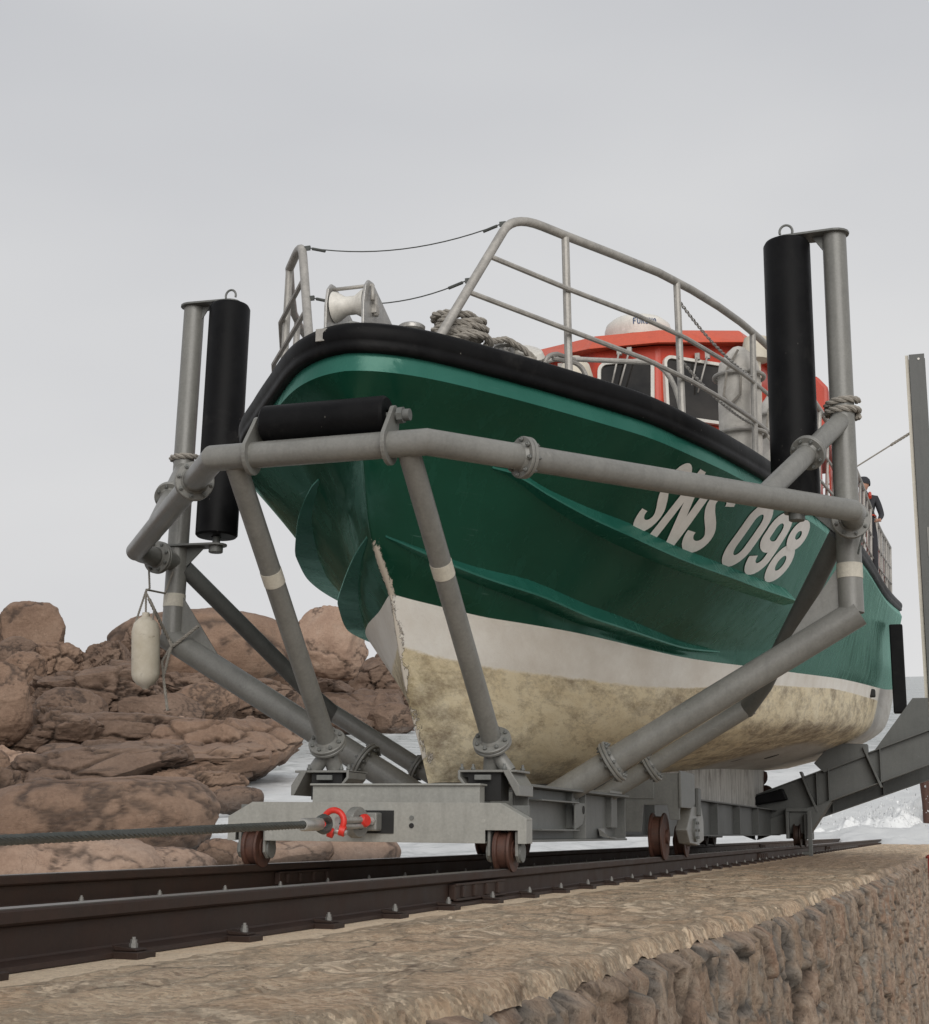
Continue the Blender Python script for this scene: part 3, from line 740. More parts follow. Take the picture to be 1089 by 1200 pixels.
# ---- chains on the port railing
def chain(pts, link, mb):
    P = [Vector(p) for p in pts]; d = 0; seg = 0; k = 0
    tot = sum((b - a).length for a, b in zip(P, P[1:])); n = int(tot / link)
    def atd(s):
        for a, b in zip(P, P[1:]):
            l = (b - a).length
            if s <= l: return a.lerp(b, s / l), (b - a).normalized()
            s -= l
        return P[-1], (P[-1] - P[-2]).normalized()
    for i in range(n):
        c, t = atd((i + .5) * link); ref = Vector((0, 0, 1)); u = t.cross(ref).normalized(); w = t.cross(u)
        s = u if i % 2 else w
        mb.tube([c + t * math.cos(2 * PI * q / 8) * link * .72 + s * math.sin(2 * PI * q / 8) * link * .36 for q in range(8)], link * .13, 5, closed=True)
def sag(a, b, s, n=16):
    a = Vector(a); b = Vector(b); return [a.lerp(b, i / n) - Vector((0, 0, s * 4 * (i / n) * (1 - i / n))) for i in range(n + 1)]
for pa, pb in (((1.45, -.27, 3.88), (1.79, 1.28, 3.72)), ((1.47, -.28, 3.42), (1.79, 1.28, 3.33))):
    mb = MB(); chain(sag(pa, pb, .06), .03, mb); part('railing_chain', mb, M['steel'], boat)
# hoops that hold the fenders
def hoop(cx, cy, cz, r, mb): mb.tube([Vector((cx + r * math.cos(a), cy + r * math.sin(a), cz)) for a in [2 * PI * i / 24 for i in range(24)]], .017, 8, closed=True)
DR = [(1.655, 1.5), (1.84, 2.75)]
for (x, y) in DR:
    for z in (3.32, 3.80): mb = MB(); hoop(x, y, z, .20, mb); part('fender_hoop', mb, M['galv'], boat)
for i, (x, y) in enumerate(DR):
    z = 3.10
    mb = MB(); mb.lathe((x, y, z), (0, 0, 1), [(0, 0), (0, .13), (.03, .165), (.10, .172), (.72, .172), (.82, .155), (.90, .10), (.95, .05), (.97, .0)], 28)
    f = single('fender', mb, M['canvas'], ['grey cylindrical fender standing in hoops inside the bow railing, front one of two', 'grey cylindrical fender standing in hoops behind the roller post, rear one of two'][i], 'fender', (x, y, z), 'spare fenders in the deck hoops')
    m2 = MB(); m2.tube([Vector((x + .02, y - .17, z + .88)), Vector((x - .07, y - .19, z + .72)), Vector((x - .1, y - .2, z + .5)), Vector((x - .05, y - .2, z + .42)), Vector((x + .03, y - .2, z + .5)), Vector((x + .04, y - .19, z + .7))], .011, 6)
    part('lanyard', m2, M['rope'], f)

# ---- rope lying on the foredeck
def rope_mesh(mb, pts, r, pitch=None, strands=3, seg=6):
    P = [Vector(p) for p in pts]; L = [0]
    for a, b in zip(P, P[1:]): L.append(L[-1] + (b - a).length)
    pitch = pitch or r * 7; n = max(4, int(L[-1] / (pitch / 7)))
    def at(s):
        for i in range(len(P) - 1):
            if s <= L[i + 1] or i == len(P) - 2:
                t = (s - L[i]) / max(1e-6, L[i + 1] - L[i]); return P[i].lerp(P[i + 1], t), (P[i + 1] - P[i]).normalized()
    for k in range(strands):
        q = []; u = None
        for i in range(n + 1):
            c, t = at(L[-1] * i / n)
            if u is None: u = t.cross(Vector((.3, .2, 1))).normalized()
            u = (u - t * u.dot(t)).normalized(); w = t.cross(u); a = 2 * PI * (L[-1] * i / n / pitch + k / strands)
            q.append(c + (u * math.cos(a) + w * math.sin(a)) * r * .52)
        mb.tube(q, r * .56, seg)
def coil():
    mb = MB(); pts = []
    random.seed(3)
    for i in range(150):
        a = i * .42; tier = i / 150
        rx = .17 - .05 * tier + random.uniform(-.012, .012); pts.append((.43 + rx * math.cos(a) + .03 * math.sin(a * .2), -1.98 + rx * .95 * math.sin(a), 3.03 + .20 * tier + .02 * math.sin(a * 1.3)))
    S = []
    for i in range(len(pts) - 1):
        S.append(Vector(pts[i]))
    rope_mesh(mb, S, .021)
    rope_mesh(mb, [(.58, -1.9, 3.08), (.66, -1.75, 3.14), (.74, -1.66, 3.10), (.80, -1.60, 3.04), (.72, -1.72, 3.02), (.62, -1.86, 3.03), (.66, -1.7, 3.03), (.8, -1.55, 3.0)], .021)
    return mb
single('mooring_rope', coil(), M['rope'], 'coiled grey mooring rope heaped on the foredeck beside the bow roller', 'rope', (.43, -1.98, 3.0))

# ------------------------------------------------------------------ person at the stern rail
def person():
    y = 13.0; bx, bz = 2.10, 3.90
    P = thing('person', 'person in dark cap and dark jacket with orange lifejacket standing at the aft railing', 'person', (bx, y, bz))
    J = dict(pel=(0, 0, .92), sp=(0, 0, 1.12), ch=(0, .01, 1.32), nk=(0, 0, 1.47), hd0=(0, -.01, 1.56),
             hL=(-.1, 0, .88), kL=(-.11, -.03, .48), aL=(-.11, .02, .08), fL=(-.12, -.13, .04), hR=(.1, 0, .88), kR=(.11, -.02, .48), aR=(.11, .03, .08), fR=(.13, -.12, .04),
             sL=(-.18, 0, 1.40), eL=(-.24, -.03, 1.13), wL=(-.19, -.24, 1.02), sR=(.18, 0, 1.40), eR=(.25, -.02, 1.13), wR=(.22, -.22, 1.02))
    Rr = dict(pel=.135, sp=.125, ch=.15, nk=.058, hd0=.06, hL=.09, kL=.06, aL=.042, fL=.035, hR=.09, kR=.06, aR=.042, fR=.035, sL=.062, eL=.047, wL=.032, sR=.062, eR=.047, wR=.032)
    E = [('pel', 'sp'), ('sp', 'ch'), ('ch', 'nk'), ('nk', 'hd0'), ('pel', 'hL'), ('hL', 'kL'), ('kL', 'aL'), ('aL', 'fL'), ('pel', 'hR'), ('hR', 'kR'), ('kR', 'aR'), ('aR', 'fR'), ('ch', 'sL'), ('sL', 'eL'), ('eL', 'wL'), ('ch', 'sR'), ('sR', 'eR'), ('eR', 'wR')]
    def skin(name, keys, edges, mat, k=1.0, rad=None):
        me = bpy.data.meshes.new(name); idx = {q: i for i, q in enumerate(keys)}
        me.from_pydata([J[q] for q in keys], [(idx[a], idx[b]) for a, b in edges], [])
        o = bpy.data.objects.new(name, me); COL.objects.link(o); o.parent = P; ORG[o.name] = ORG[P.name]
        sm = o.modifiers.new('skin', 'SKIN'); sm.use_smooth_shade = True
        if not me.skin_vertices: 
            bpy.context.view_layer.objects.active = o
        for q in keys:
            r = (rad or Rr)[q] * k; me.skin_vertices[0].data[idx[q]].radius = (r, r)
        me.skin_vertices[0].data[0].use_root = True
        ss = o.modifiers.new('sub', 'SUBSURF'); ss.levels = 2; ss.render_levels = 2
        me.materials.append(mat); return o
    skin('body', list(J), E, M['cloth_dark'])
    # head with face, ears
    mb = MB(); R0 = .105; vs = []; n1, n2 = 18, 20
    for i in range(n1 + 1):
        th = PI * i / n1
        for j in range(n2):
            ph = 2 * PI * j / n2; x = math.sin(th) * math.cos(ph); yv = math.sin(th) * math.sin(ph); z = math.cos(th)
            v = Vector((x * .075, yv * .095, z * .118))
            if z < 0: v.x *= 1 - .25 * z * z; v.y *= 1 - .12 * z * z
            if yv < -.75: v.y -= .018 * math.exp(-((x / .22) ** 2 + ((z + .12) / .22) ** 2))          # nose
            if yv < -.6: v.y += .010 * (math.exp(-(((x - .38) / .2) ** 2 + ((z - .08) / .13) ** 2)) + math.exp(-(((x + .38) / .2) ** 2 + ((z - .08) / .13) ** 2)))
            if yv < -.6: v.y += .006 * math.exp(-((x / .35) ** 2 + ((z + .48) / .06) ** 2))
            v.x += (.014 if x > 0 else -.014) * math.exp(-(((abs(x) - 1) / .2) ** 2 + (z / .2) ** 2))      # ears
            vs.append(Vector((bx, y, bz)) + v + Vector((0, -.015, 1.63)))
    mb.add(vs, [(i * n2 + j, i * n2 + (j + 1) % n2, (i + 1) * n2 + (j + 1) % n2, (i + 1) * n2 + j) for i in range(n1) for j in range(n2)], True)
    part('head', mb, M['skin'], P)
    mb = MB(); mb.lathe((bx, y - .01, bz + 1.62), (0, .12, 1), [(0, .104), (.04, .108), (.09, .100), (.125, .07), (.14, .02), (.142, 0)], 22); part('woolly_cap', mb, M['cloth_dark'], P)
    for s in (-1, 1):     # hands with fingers round the rail
        mb = MB(); w = Vector((bx, y, bz)) + Vector((.205 * s, -.26, 1.0)); mb.box(w, (.08, .09, .035))
        for k in range(4):
            x = w.x + (k - 1.5) * .02; L = (.062, .072, .07, .055)[k]; mb.tube([(x, w.y - .04, w.z), (x, w.y - .04 - L * .6, w.z - .01), (x, w.y - .04 - L * .7, w.z - .04)], .009, 7, radii=[.0095, .0085, .007])
        mb.tube([(w.x - .04 * s, w.y + .01, w.z), (w.x - .055 * s, w.y - .03, w.z - .02), (w.x - .045 * s, w.y - .06, w.z - .035)], .01, 7)
        part('hand', mb, M['skin'], P, bevel=.008)
    mb = MB()
    for s in (-1, 1):
        mb.tube([Vector((bx + s * .02, y + .10, bz + 1.44)), Vector((bx + s * .085, y + .02, bz + 1.49)), Vector((bx + s * .09, y - .12, bz + 1.40))], .028, 10)
    mb.tube([Vector((bx + .16 * math.cos(a), y + .155 * math.sin(a), bz + 1.12)) for a in [2 * PI * i / 20 for i in range(20)]], .014, 6, closed=True)
    part('lifejacket', mb, M['orange'], P)
person()

# ------------------------------------------------------------------ the cradle
cr = thing('boat_cradle', 'grey tubular steel boat cradle on rusty rail wheels with black rubber rollers', 'boat cradle', (0, 0, 0))
G, GD, GM = M['grey'], M['grey_dark'], M['grey_mid']
def tube_part(name, pts, r, mat=G, parent=cr, seg=28, label=None): return part(name, MB().tube(pts, r, seg), mat, parent, label=label)
def flange(c, axis, r, rt, n=8, t=.045, mat=G, parent=cr, phase=0.2):
    """pair of bolted plates round a tube, bolts as a sub-part"""
    c = Vector(c); ax = Vector(axis).normalized(); mb = MB()
    prof = lambda a, b: [(a, rt * .9), (a, r - .004), (a + .004, r), (b - .004, r), (b, r - .004), (b, rt * .9)]
    mb.lathe(c, ax, prof(-t / 2, -.0015), 36); mb.lathe(c, ax, prof(.0015, t / 2), 36)
    mb.lathe(c, ax, [(-t / 2 - .018, rt + .001), (-t / 2, rt + .012)], 36); mb.lathe(c, ax, [(t / 2, rt + .012), (t / 2 + .018, rt + .001)], 36)
    f = part('flange', mb, mat, parent, auto=30)
    ref = Vector((0, 0, 1)) if abs(ax.z) < .9 else Vector((1, 0, 0)); u = ax.cross(ref).normalized(); w = ax.cross(u); R = rot_to(ax)
    rb = (r + rt) / 2 + .003
    for k in range(n):
        a = 2 * PI * k / n + phase; p = c + (u * math.cos(a) + w * math.sin(a)) * rb; mb = MB()
        for s in (-1, 1): mb.tube([p + ax * s * (t / 2), p + ax * s * (t / 2 + .014)], .0125, 6)
        mb.tube([p - ax * (t / 2 + .024), p + ax * (t / 2 + .024)], .006, 6)
        part('bolt', mb, GM, f)
    return f
def V(*a): return Vector(a)

for sd in (1, -1):
    def X(x, y, z): return Vector((sd * x, y, z))
    # roller post, mitred into the raking lower tube
    tube_part('post', [X(2.53, .06, 4.33), X(2.53, -.02, 1.63)], .082)
    tube_part('lower_tube', [X(2.575, -.02, 1.635), X(.40, -.02, .375)], .094)
    mb = MB(); mb.prism([X(2.46, -.02, 1.95), X(2.46, -.02, 1.62), X(2.05, -.02, 1.37)], (0, -.006, 0), (0, .006, 0)); part('gusset', mb, G, cr)
    flange(X(.905, -.02, .667), X(1.63, 0, .945), .15, .094, 12)
    tube_part('rear_tube', [X(.45, 1.2, .40), X(1.70, 1.19, 1.135)], .07)
    tube_part('raking_strut', [X(1.66, 1.20, 1.10), X(1.82, 1.03, 1.27), X(2.47, .02, 2.17)], .066, GD)
    flange(X(.935, 1.2, .685), X(1.25, 0, .735), .125, .07, 8)
    # caps and brackets of the vertical roller
    for (z, nm) in ((4.335, 'top_bracket'), (2.335, 'bottom_bracket')):
        a0 = X(2.53, .05 if z > 3 else 0, z); b0 = X(2.2, .05 if z > 3 else 0, z); mb = MB(); pts = []
        d = (b0 - a0).normalized(); nrm = Vector((0, 1, 0))
        for k in range(9): a = PI / 2 + PI * k / 8; pts.append(a0 + d * math.cos(a) * .105 + nrm * math.sin(a) * .105)
        for k in range(9): a = -PI / 2 + PI * k / 8; pts.append(b0 + d * math.cos(a) * .085 + nrm * math.sin(a) * .085)
        mb.prism(pts, (0, 0, -.008), (0, 0, .008))
        s = -1
        mb.prism([a0 + d * .07 + V(0, 0, s * .008), a0 + d * .07 + V(0, 0, s * .17), a0 + d * .24 + V(0, 0, s * .008)] if z < 3 else [a0 + d * .07 + V(0, 0, -.008), a0 + d * .07 + V(0, 0, -.13), a0 + d * .15 + V(0, 0, -.008)], (0, -.006, 0), (0, .006, 0))
        part(nm, mb, GM, cr, bevel=.002)
    mb = MB(); mb.tube([X(2.2, .05, 4.33), X(2.2, 0, 2.30)], .03, 16); mb.lathe(X(2.2, .0, 2.33), (0, 0, -1), [(0, .055), (.05, .055), (.055, .05), (.055, 0)], 12)
    mb.tube([X(2.2, .05, 4.345) + V(.045 * math.cos(a), 0, .05 + .05 * math.sin(a)) for a in [PI * 1.0 * i / 10 for i in range(-1, 12)]], .009, 8)
    part('roller_axle', mb, GM, cr)
    mb = MB(); mb.lathe(X(2.2, 0, 2.40), X(0, .025, 1), [(0, .04), (0, .15), (.015, .163), (1.88, .163), (1.905, .15), (1.905, .04)], 40)
    part('vertical_roller', mb, M['rubber'], cr, label='tall black rubber guide roller')
    # cream bands
    tube_part('tape_band', [X(2.53, -.0132, 1.86), X(2.53, -.0102, 1.96)], .085, M['band'])
    # V shaped bumper rail
    v0, v1 = X(.613, -3.03, 2.16), X(2.60, -.50, 2.215)
    d = (v1 - v0).normalized()
    tube_part('bumper_tube', [X(0, -3.03, 2.16), v0, v1], .071)
    flange(v0 + d * .62, d, .115, .071, 8)
    tube_part('elbow', [v1 - d * .12, v1 - d * .03, v1 + X(-.01, .06, 0) * 1 - X(0, 0, 0) if False else X(2.60, -.40, 2.215), X(2.535, -.02, 2.215)], .071)
    flange(X(2.565, -.23, 2.215), X(-.05, .38, 0) if False else X(-.06, .4, 0), .125, .071, 8, phase=.5)
    # upper brace from the post to the bumper
    p0, p1 = X(2.53, .02, 2.97), X(2.10, -1.12, 2.20)
    tube_part('upper_brace', [p0, p1], .066); m = p0.lerp(p1, .46); flange(m, p1 - p0, .115, .066, 8)
    # front legs
    a, b = X(.50, -2.99, 2.13), X(.528, -1.56, .70)
    tube_part('front_leg', [a, b], .060); q = (b - a).normalized()
    t = (1.60 - a.z) / (b.z - a.z); c = a.lerp(b, t); tube_part('tape_band', [c - q * .045, c + q * .045], .0625, M['band'])
    flange(X(.528, -1.575, .715), q, .115, .060, 8)
    mb = MB(); mb.tube([X(.528, -1.56, .70), X(.50, -1.50, .55)], .05, 18); mb.tube([X(.54, -1.55, .66), X(.63, -1.55, .54)], .042, 16); part('leg_socket', mb, G, cr)
    # pads under the front legs
    mb = MB()
    mb.prism([X(.345, -1.62, .545), X(.655, -1.62, .545), X(.72, -1.62, .45), X(.72, -1.62, .42)] if False else [X(.345, -1.66, .535), X(.70, -1.66, .535), X(.70, -1.36, .535), X(.345, -1.36, .535)], (0, 0, 0), (0, 0, .014))
    mb.prism([X(.345, -1.665, .545), X(.345, -1.665, .50), X(.40, -1.665, .44), X(.415, -1.665, .44), X(.36, -1.665, .51), X(.36, -1.665, .535)], (0, 0, 0), (0, .28, 0))
    mb.prism([X(.62, -1.665, .545), X(.70, -1.665, .40), X(.72, -1.665, .40), X(.72, -1.665, .46), X(.66, -1.665, .549)], (0, 0, 0), (0, .30, 0))
    part('leg_pad', mb, G, cr, bevel=.003)
    mb = MB(); mb.box(X(.50, -1.55, .455), (.20, .16, .16)); part('pad_block', mb, M['darkhole'], cr)
    mb = MB(); mb.box(X(.50, -1.665, .505), (.10, .02, .03)); part('pad_clamp', mb, GM, cr, bevel=.003)
    for (x, y) in ((.36, -1.63), (.42, -1.6), (.62, -1.63), (.68, -1.45)):
        mb = MB(); mb.tube([X(x, y, .54), X(x, y, .585)], .008, 8); mb.disc(X(x, y, .558), (0, 0, 1), .014, .016, 6); part('bolt', mb, GM, cr)
    # side sills: welded I sections
    mb = MB()
    mb.box(X(.62, .02, .468), (.20, 2.78, .016)); mb.box(X(.62, .02, .145), (.16, 2.78, .014)); mb.box(X(.60, .02, .305), (.014, 2.78, .305))
    for y in (-1.36, .10, 1.40): mb.box(X(.645, y, .305), (.09, .014, .305))
    mb.box(X(.655, -.62, .39), (.10, .95, .010)); mb.box(X(.655, -.62, .21), (.10, .95, .010))
    part('side_sill', mb, GM, cr, bevel=.002)
    mb = MB(); mb.prism([X(.69, -.22, .39), X(.69, .04, .39), X(.69, .06, .33), X(.69, -.02, .25), X(.69, -.22, .215)], (-.006, 0, 0), (.006, 0, 0)); part('tow_lug', mb, GM, cr, bevel=.002)
    mb = MB(); mb.disc(X(.6985, .0, .345), (1, 0, 0), .028, .004, 18); part('lug_hole', mb, M['darkhole'], cr)
    mb = MB(); mb.prism([X(.63, .78, .17), X(.71, .78, .155), X(.71, .98, .155), X(.63, .98, .17), (sd * .62, .98, .22), (sd * .62, .78, .22)], (0, 0, 0), (0, 0, .004)); part('wedge', mb, G, cr)
    # ballast / joint plate on the top flange
    mb = MB(); mb.box(X(.64, .95, .488), (.16, .42, .02)); part('joint_plate', mb, G, cr, bevel=.002)
    # rear longitudinal
    mb = MB(); mb.box(X(.34, 8.6, .555), (.18, 12.5, .016)); mb.box(X(.34, 8.6, .165), (.18, 12.5, .016)); mb.box(X(.33, 8.6, .36), (.014, 12.5, .375))
    for y in (4, 6, 8, 10, 12): mb.box(X(.38, y, .36), (.09, .012, .37))
    part('rear_sill', mb, GD, cr, bevel=.002)
    # rear guide upright with its fender board
    # H section upright
    mb = MB(); mb.box(X(3.0, 14.72, 5.0), (.25, .018, 6.3)); mb.box(X(3.0, 14.98, 5.0), (.27, .018, 6.3)); mb.box(X(3.0, 14.85, 5.0), (.012, .245, 6.3))
    part('guide_upright', mb, GD, cr, bevel=.003)
    mb = MB(); mb.box(X(3.05, 14.705, 4.9), (.10, .012, .5)); mb.box(X(3.1, 14.70, 3.2), (.05, .012, 1.6)); part('upright_plate', mb, G, cr)
    mb = MB(); mb.box(X(2.84, 14.80, 5.1), (.055, .10, 6.1)); part('guide_facing', mb, M['band'], cr, label='cream facing strip')
    mb = MB(); mb.disc(X(3.03, 14.705, 8.06), (0, 1, 0), .02, .006, 14); part('upright_hole', mb, M['white'], cr)
    mb = MB(); mb.box(X(2.42, 14.85, 2.84), (.21, .20, 1.45)); part('fender_board', mb, M['rubber'], cr, bevel=.02)
    # outrigger: twin raking I beams
    for (y, z0, z1, h) in ((14.45, .50, 1.66, .54), (15.15, .30, 1.40, .44)):
        p, q = X(.02, y, z0), X(3.15, y, z1); up = Vector((0, 0, 1)); mb = MB()
        for s in (1, -1): mb.prism([p + up * s * h / 2, q + up * s * h / 2, q + up * (s * h / 2 - s * .018), p + up * (s * h / 2 - s * .018)], (0, -.11, 0), (0, .11, 0))
        mb.prism([p + up * h / 2, q + up * h / 2, q - up * h / 2, p - up * h / 2], (0, -.006, 0), (0, .006, 0))
        for t in (.02, .34, .40, .66, .96):
            c = p.lerp(q, t); mb.box(c + V(0, -.055, 0), (.016, .11, h - .02))
        part('outrigger', mb, GD, cr, bevel=.002)
    for t in (.30, .62): 
        mb = MB(); c = X(.02, 14.45, .50).lerp(X(3.15, 14.45, 1.72), t) - V(0, 0, .02); R = Matrix.Rotation(-sd * .37, 3, 'Y'); mb.box(c + V(0, -.01, 0), (.035, .30, .68), R)
        part('splice_plate', mb, GD, cr, bevel=.003)
    mb = MB(); mb.prism([X(2.86, 14.74, 1.80), X(2.86, 14.74, 2.35), X(2.62, 14.74, 2.35), X(1.95, 14.74, 1.47)], (0, -.012, 0), (0, .012, 0)); part('upright_gusset', mb, GD, cr, bevel=.002)
    mb = MB(); mb.prism([X(1.2, 14.5, 1.15), X(1.9, 14.5, 1.42), X(1.9, 14.5, 1.60), X(1.35, 14.5, 1.62), X(1.05, 14.5, 1.30)], (0, -.15, 0), (0, .15, 0)); part('cradle_chock', mb, GD, cr, bevel=.01)
    mb = MB(); mb.prism([X(.30, 14.3, .42), X(1.3, 14.3, .70), X(.95, 14.3, .20), X(.28, 14.3, .16)], (0, 0, 0), (0, .5, 0)); part('axle_box', mb, GD, cr, bevel=.01)
    mb = MB(); mb.prism([X(.05, 14.25, .62), X(.12, 14.25, .78), X(.55, 14.25, .90), X(.62, 14.25, .72)], (0, 0, 0), (0, .45, 0)); part('keel_chock', mb, M['rubber'], cr, bevel=.02)

# horizontal roller on the bumper
mb = MB(); mb.lathe((-.345, -2.965, 2.342), (1, 0, 0), [(0, .03), (0, .094), (.012, .105), (.70, .105), (.715, .094), (.715, .03)], 40)
part('bow_roller', mb, M['rubber'], cr, label='short black horizontal bow roller')
mb = MB(); mb.tube([(-.42, -2.965, 2.335), (.47, -2.965, 2.335)], .022, 14); mb.disc((.445, -2.965, 2.335), (1, 0, 0), .045, .03, 8); mb.disc((.475, -2.965, 2.335), (1, 0, 0), .032, .04, 16); part('roller_axle', mb, GM, cr)
for x in (-.385, .405):
    mb = MB(); c0 = Vector((x, -3.03, 2.16)); c1 = Vector((x, -2.965, 2.335)); pts = []
    d = (c1 - c0).normalized(); n = Vector((0, d.z, -d.y))
    for k in range(15): a = PI / 2 + PI * k / 14; pts.append(c0 + d * math.cos(a) * .108 + n * math.sin(a) * .108)
    for k in range(11): a = -PI / 2 + PI * k / 10; pts.append(c1 + d * math.cos(a) * .055 + n * math.sin(a) * .055)
    mb.prism(pts, (-.011, 0, 0), (.011, 0, 0)); part('roller_bracket', mb, G, cr, bevel=.002)

# front wheel beam with wheel notches
yb = -2.13
poly = [(-.894, .135), (-.894, .27), (-.743, .352), (.743, .352), (.894, .27), (.894, .135), (.845, .135), (.845, .205), (.66, .205), (.66, .135), (-.66, .135), (-.66, .205), (-.845, .205), (-.845, .135)]
mb = MB(); mb.prism([(x, yb, z) for x, z in poly], (0, 0, 0), (0, .012, 0))
mb.prism([(-.743, yb + .012, .352), (.743, yb + .012, .352), (.743, yb + .012, .342), (-.743, yb + .012, .342)], (0, 0, 0), (0, .11, 0))
for s in (1, -1):
    mb.prism([(s * .743, yb + .012, .352), (s * .894, yb + .012, .27), (s * .894, yb + .012, .258), (s * .743, yb + .012, .34)], (0, 0, 0), (0, .11, 0))
    mb.box((s * .888, yb + .067, .197), (.012, .11, .122))
mb.prism([(-.655, yb + .012, .135), (.655, yb + .012, .135), (.655, yb + .012, .145), (-.655, yb + .012, .145)], (0, 0, 0), (0, .11, 0))
part('wheel_beam', mb, M['grey_light'], cr, bevel=.002)
mb = MB(); mb.box((0, yb + .13, .24), (1.75, .012, .2)); part('wheel_beam_back', mb, GM, cr)
mb = MB(); mb.box((0, -1.74, .405), (1.04, .10, .10)); mb.box((0, -1.74, .46), (1.06, .14, .012)); part('front_cross_member', mb, M['grey_light'], cr, bevel=.003)
mb = MB(); mb.box((0, -1.4, .25), (1.2, .12, .2)); part('front_bolster', mb, GD, cr)
mb = MB(); mb.box((.03, yb - .004, .245), (.20, .006, .125)); part('towing_slot', mb, M['darkhole'], cr)
mb = MB(); mb.box((.0, yb - .05, .245), (.125, .09, .10)); part('towing_block', mb, G, cr, bevel=.01)
mb = MB(); mb.disc((.035, yb - .10, .25), (0, -1, 0), .024, .03, 6); mb.disc((.035, yb - .12, .25), (0, -1, 0), .012, .03, 8); part('bolt', mb, M['steel'], cr)
for z in (.268, .226):
    mb = MB(); mb.disc((.235, yb - .002, z), (0, -1, 0), .014 if z < .25 else .013, .006, 18); part('drain_hole', mb, M['darkhole'] if z < .25 else GM, cr)

def wheel(x, y, r, w, parent=cr, mat='rust'):
    mb = MB(); h = w / 2
    mb.lathe((x - h, y, r), (1, 0, 0), [(0, .02), (0, r * .55), (.006, r * .62), (.006, r * 1.16), (.018, r * 1.18), (.026, r * 1.12), (.03, r), (w - .03, r), (w - .026, r * 1.12), (w - .018, r * 1.18), (w - .006, r * 1.16), (w - .006, r * .62), (w, r * .55), (w, .02)], 40)
    wh_ = part('wheel', mb, M[mat], parent, auto=30)
    mb = MB(); mb.disc((x + h + .006, y, r), (1, 0, 0), r * .36, .03, 20); mb.disc((x - h - .006, y, r), (1, 0, 0), r * .36, .03, 20); part('hub', mb, M[mat], wh_)
for sd in (1, -1):
    wheel(sd * .752, -2.035, .098, .105)
    for s in (-1, 1):
        x = sd * .752 + s * .078; mb = MB()
        mb.prism([(x, -2.10, .20), (x, -2.10, .07), (x, -2.06, .035), (x, -1.99, .035), (x, -1.96, .07), (x, -1.96, .20)], (-.008, 0, 0), (.008, 0, 0))
        f = part('wheel_fork', mb, G, cr, bevel=.002)
        mb = MB(); mb.disc((x + s * .014, -2.035, .09), (1, 0, 0), .055, .012, 14)
        for k in range(4): mb.disc((x + s * .014, -2.035 + .04 * math.cos(k * PI / 2 + .7), .09 + .04 * math.sin(k * PI / 2 + .7)), (1, 0, 0), .008, .014, 6)
        part('axle_cap', mb, GM, f)
    # main wheels
    wheel(sd * .752, 2.45, .165, .125)
    wheel(sd * .752, 3.55, .12, .11)
    mb = MB(); mb.prism([(sd * .50, 2.28, .68), (sd * .96, 2.28, .68), (sd * .96, 2.28, .30), (sd * .88, 2.28, .30), (sd * .86, 2.28, .42), (sd * .66, 2.28, .42), (sd * .64, 2.28, .20), (sd * .50, 2.28, .20)], (0, 0, 0), (0, .02, 0))
    mb.prism([(sd * .97, 2.26, .70), (sd * .97, 2.95, .70), (sd * .97, 2.95, .44), (sd * .97, 2.75, .40), (sd * .97, 2.26, .40)], (-.01, 0, 0), (.01, 0, 0))
    part('main_wheel_bracket', mb, GM, cr, bevel=.004)
    mb = MB(); mb.prism([(sd * .87, 2.85, .42), (sd * .87, 3.35, .42), (sd * .87, 3.45, .30), (sd * .87, 3.45, .13), (sd * .87, 3.1, .09), (sd * .87, 2.7, .11), (sd * .87, 2.55, .22)], (0, 0, 0), (sd * .10, 0, 0)); b = part('axle_yoke', mb, G, cr, bevel=.008)
    mb = MB(); mb.disc((sd * .975, 2.95, .22), (1, 0, 0), .10, .03, 24)
    for k in range(6): a = k * PI / 3; mb.disc((sd * .995, 2.95 + .07 * math.cos(a), .22 + .07 * math.sin(a)), (1, 0, 0), .014, .02, 6)
    part('hub_cap', mb, GM, b)
    mb = MB(); mb.box((sd * .98, 3.1, .46), (.04, .10, .24)); part('side_clamp', mb, GD, cr, bevel=.01)
    # rear bogie
    wheel(sd * .752, 14.35, .16, .12, mat='railsteel'); wheel(sd * .752, 15.2, .16, .12, mat='railsteel')
    mb = MB(); mb.box((sd * .62, 14.75, .32), (.05, 1.3, .42)); mb.box((sd * .90, 14.75, .30), (.05, 1.2, .40)); mb.box((sd * .76, 14.75, .56), (.36, 1.0, .06)); part('rear_bogie', mb, GD, cr, bevel=.01)
    mb = MB(); mb.prism([(sd * .94, 14.05, -.16), (sd * 1.0, 14.05, -.16), (sd * 1.0, 14.05, .55), (sd * .94, 14.05, .55)], (0, 0, 0), (0, .10, 0)); mb.box((sd * .90, 14.1, -.11), (.12, .12, .05)); part('rail_clamp', mb, GD, cr, bevel=.006)
mb = MB(); mb.box((0, 2.4, .56), (1.5, .26, .18)); part('main_cross_member', mb, GM, cr, bevel=.004)
mb = MB(); mb.box((0, 1.2, .36), (1.3, .2, .26)); part('rear_tube_cross_member', mb, GM, cr, bevel=.004)
mb = MB(); mb.box((0, -.02, .34), (1.3, .2, .24)); part('post_cross_member', mb, GM, cr, bevel=.004)
mb = MB(); mb.prism([(0, -1.25, .36), (0, 14.2, .30), (0, 14.2, .50), (0, 4, .49), (0, 1, .50), (0, -1.2, .455)], (-.07, 0, 0), (.07, 0, 0)); part('keel_runner', mb, GD, cr, bevel=.004)

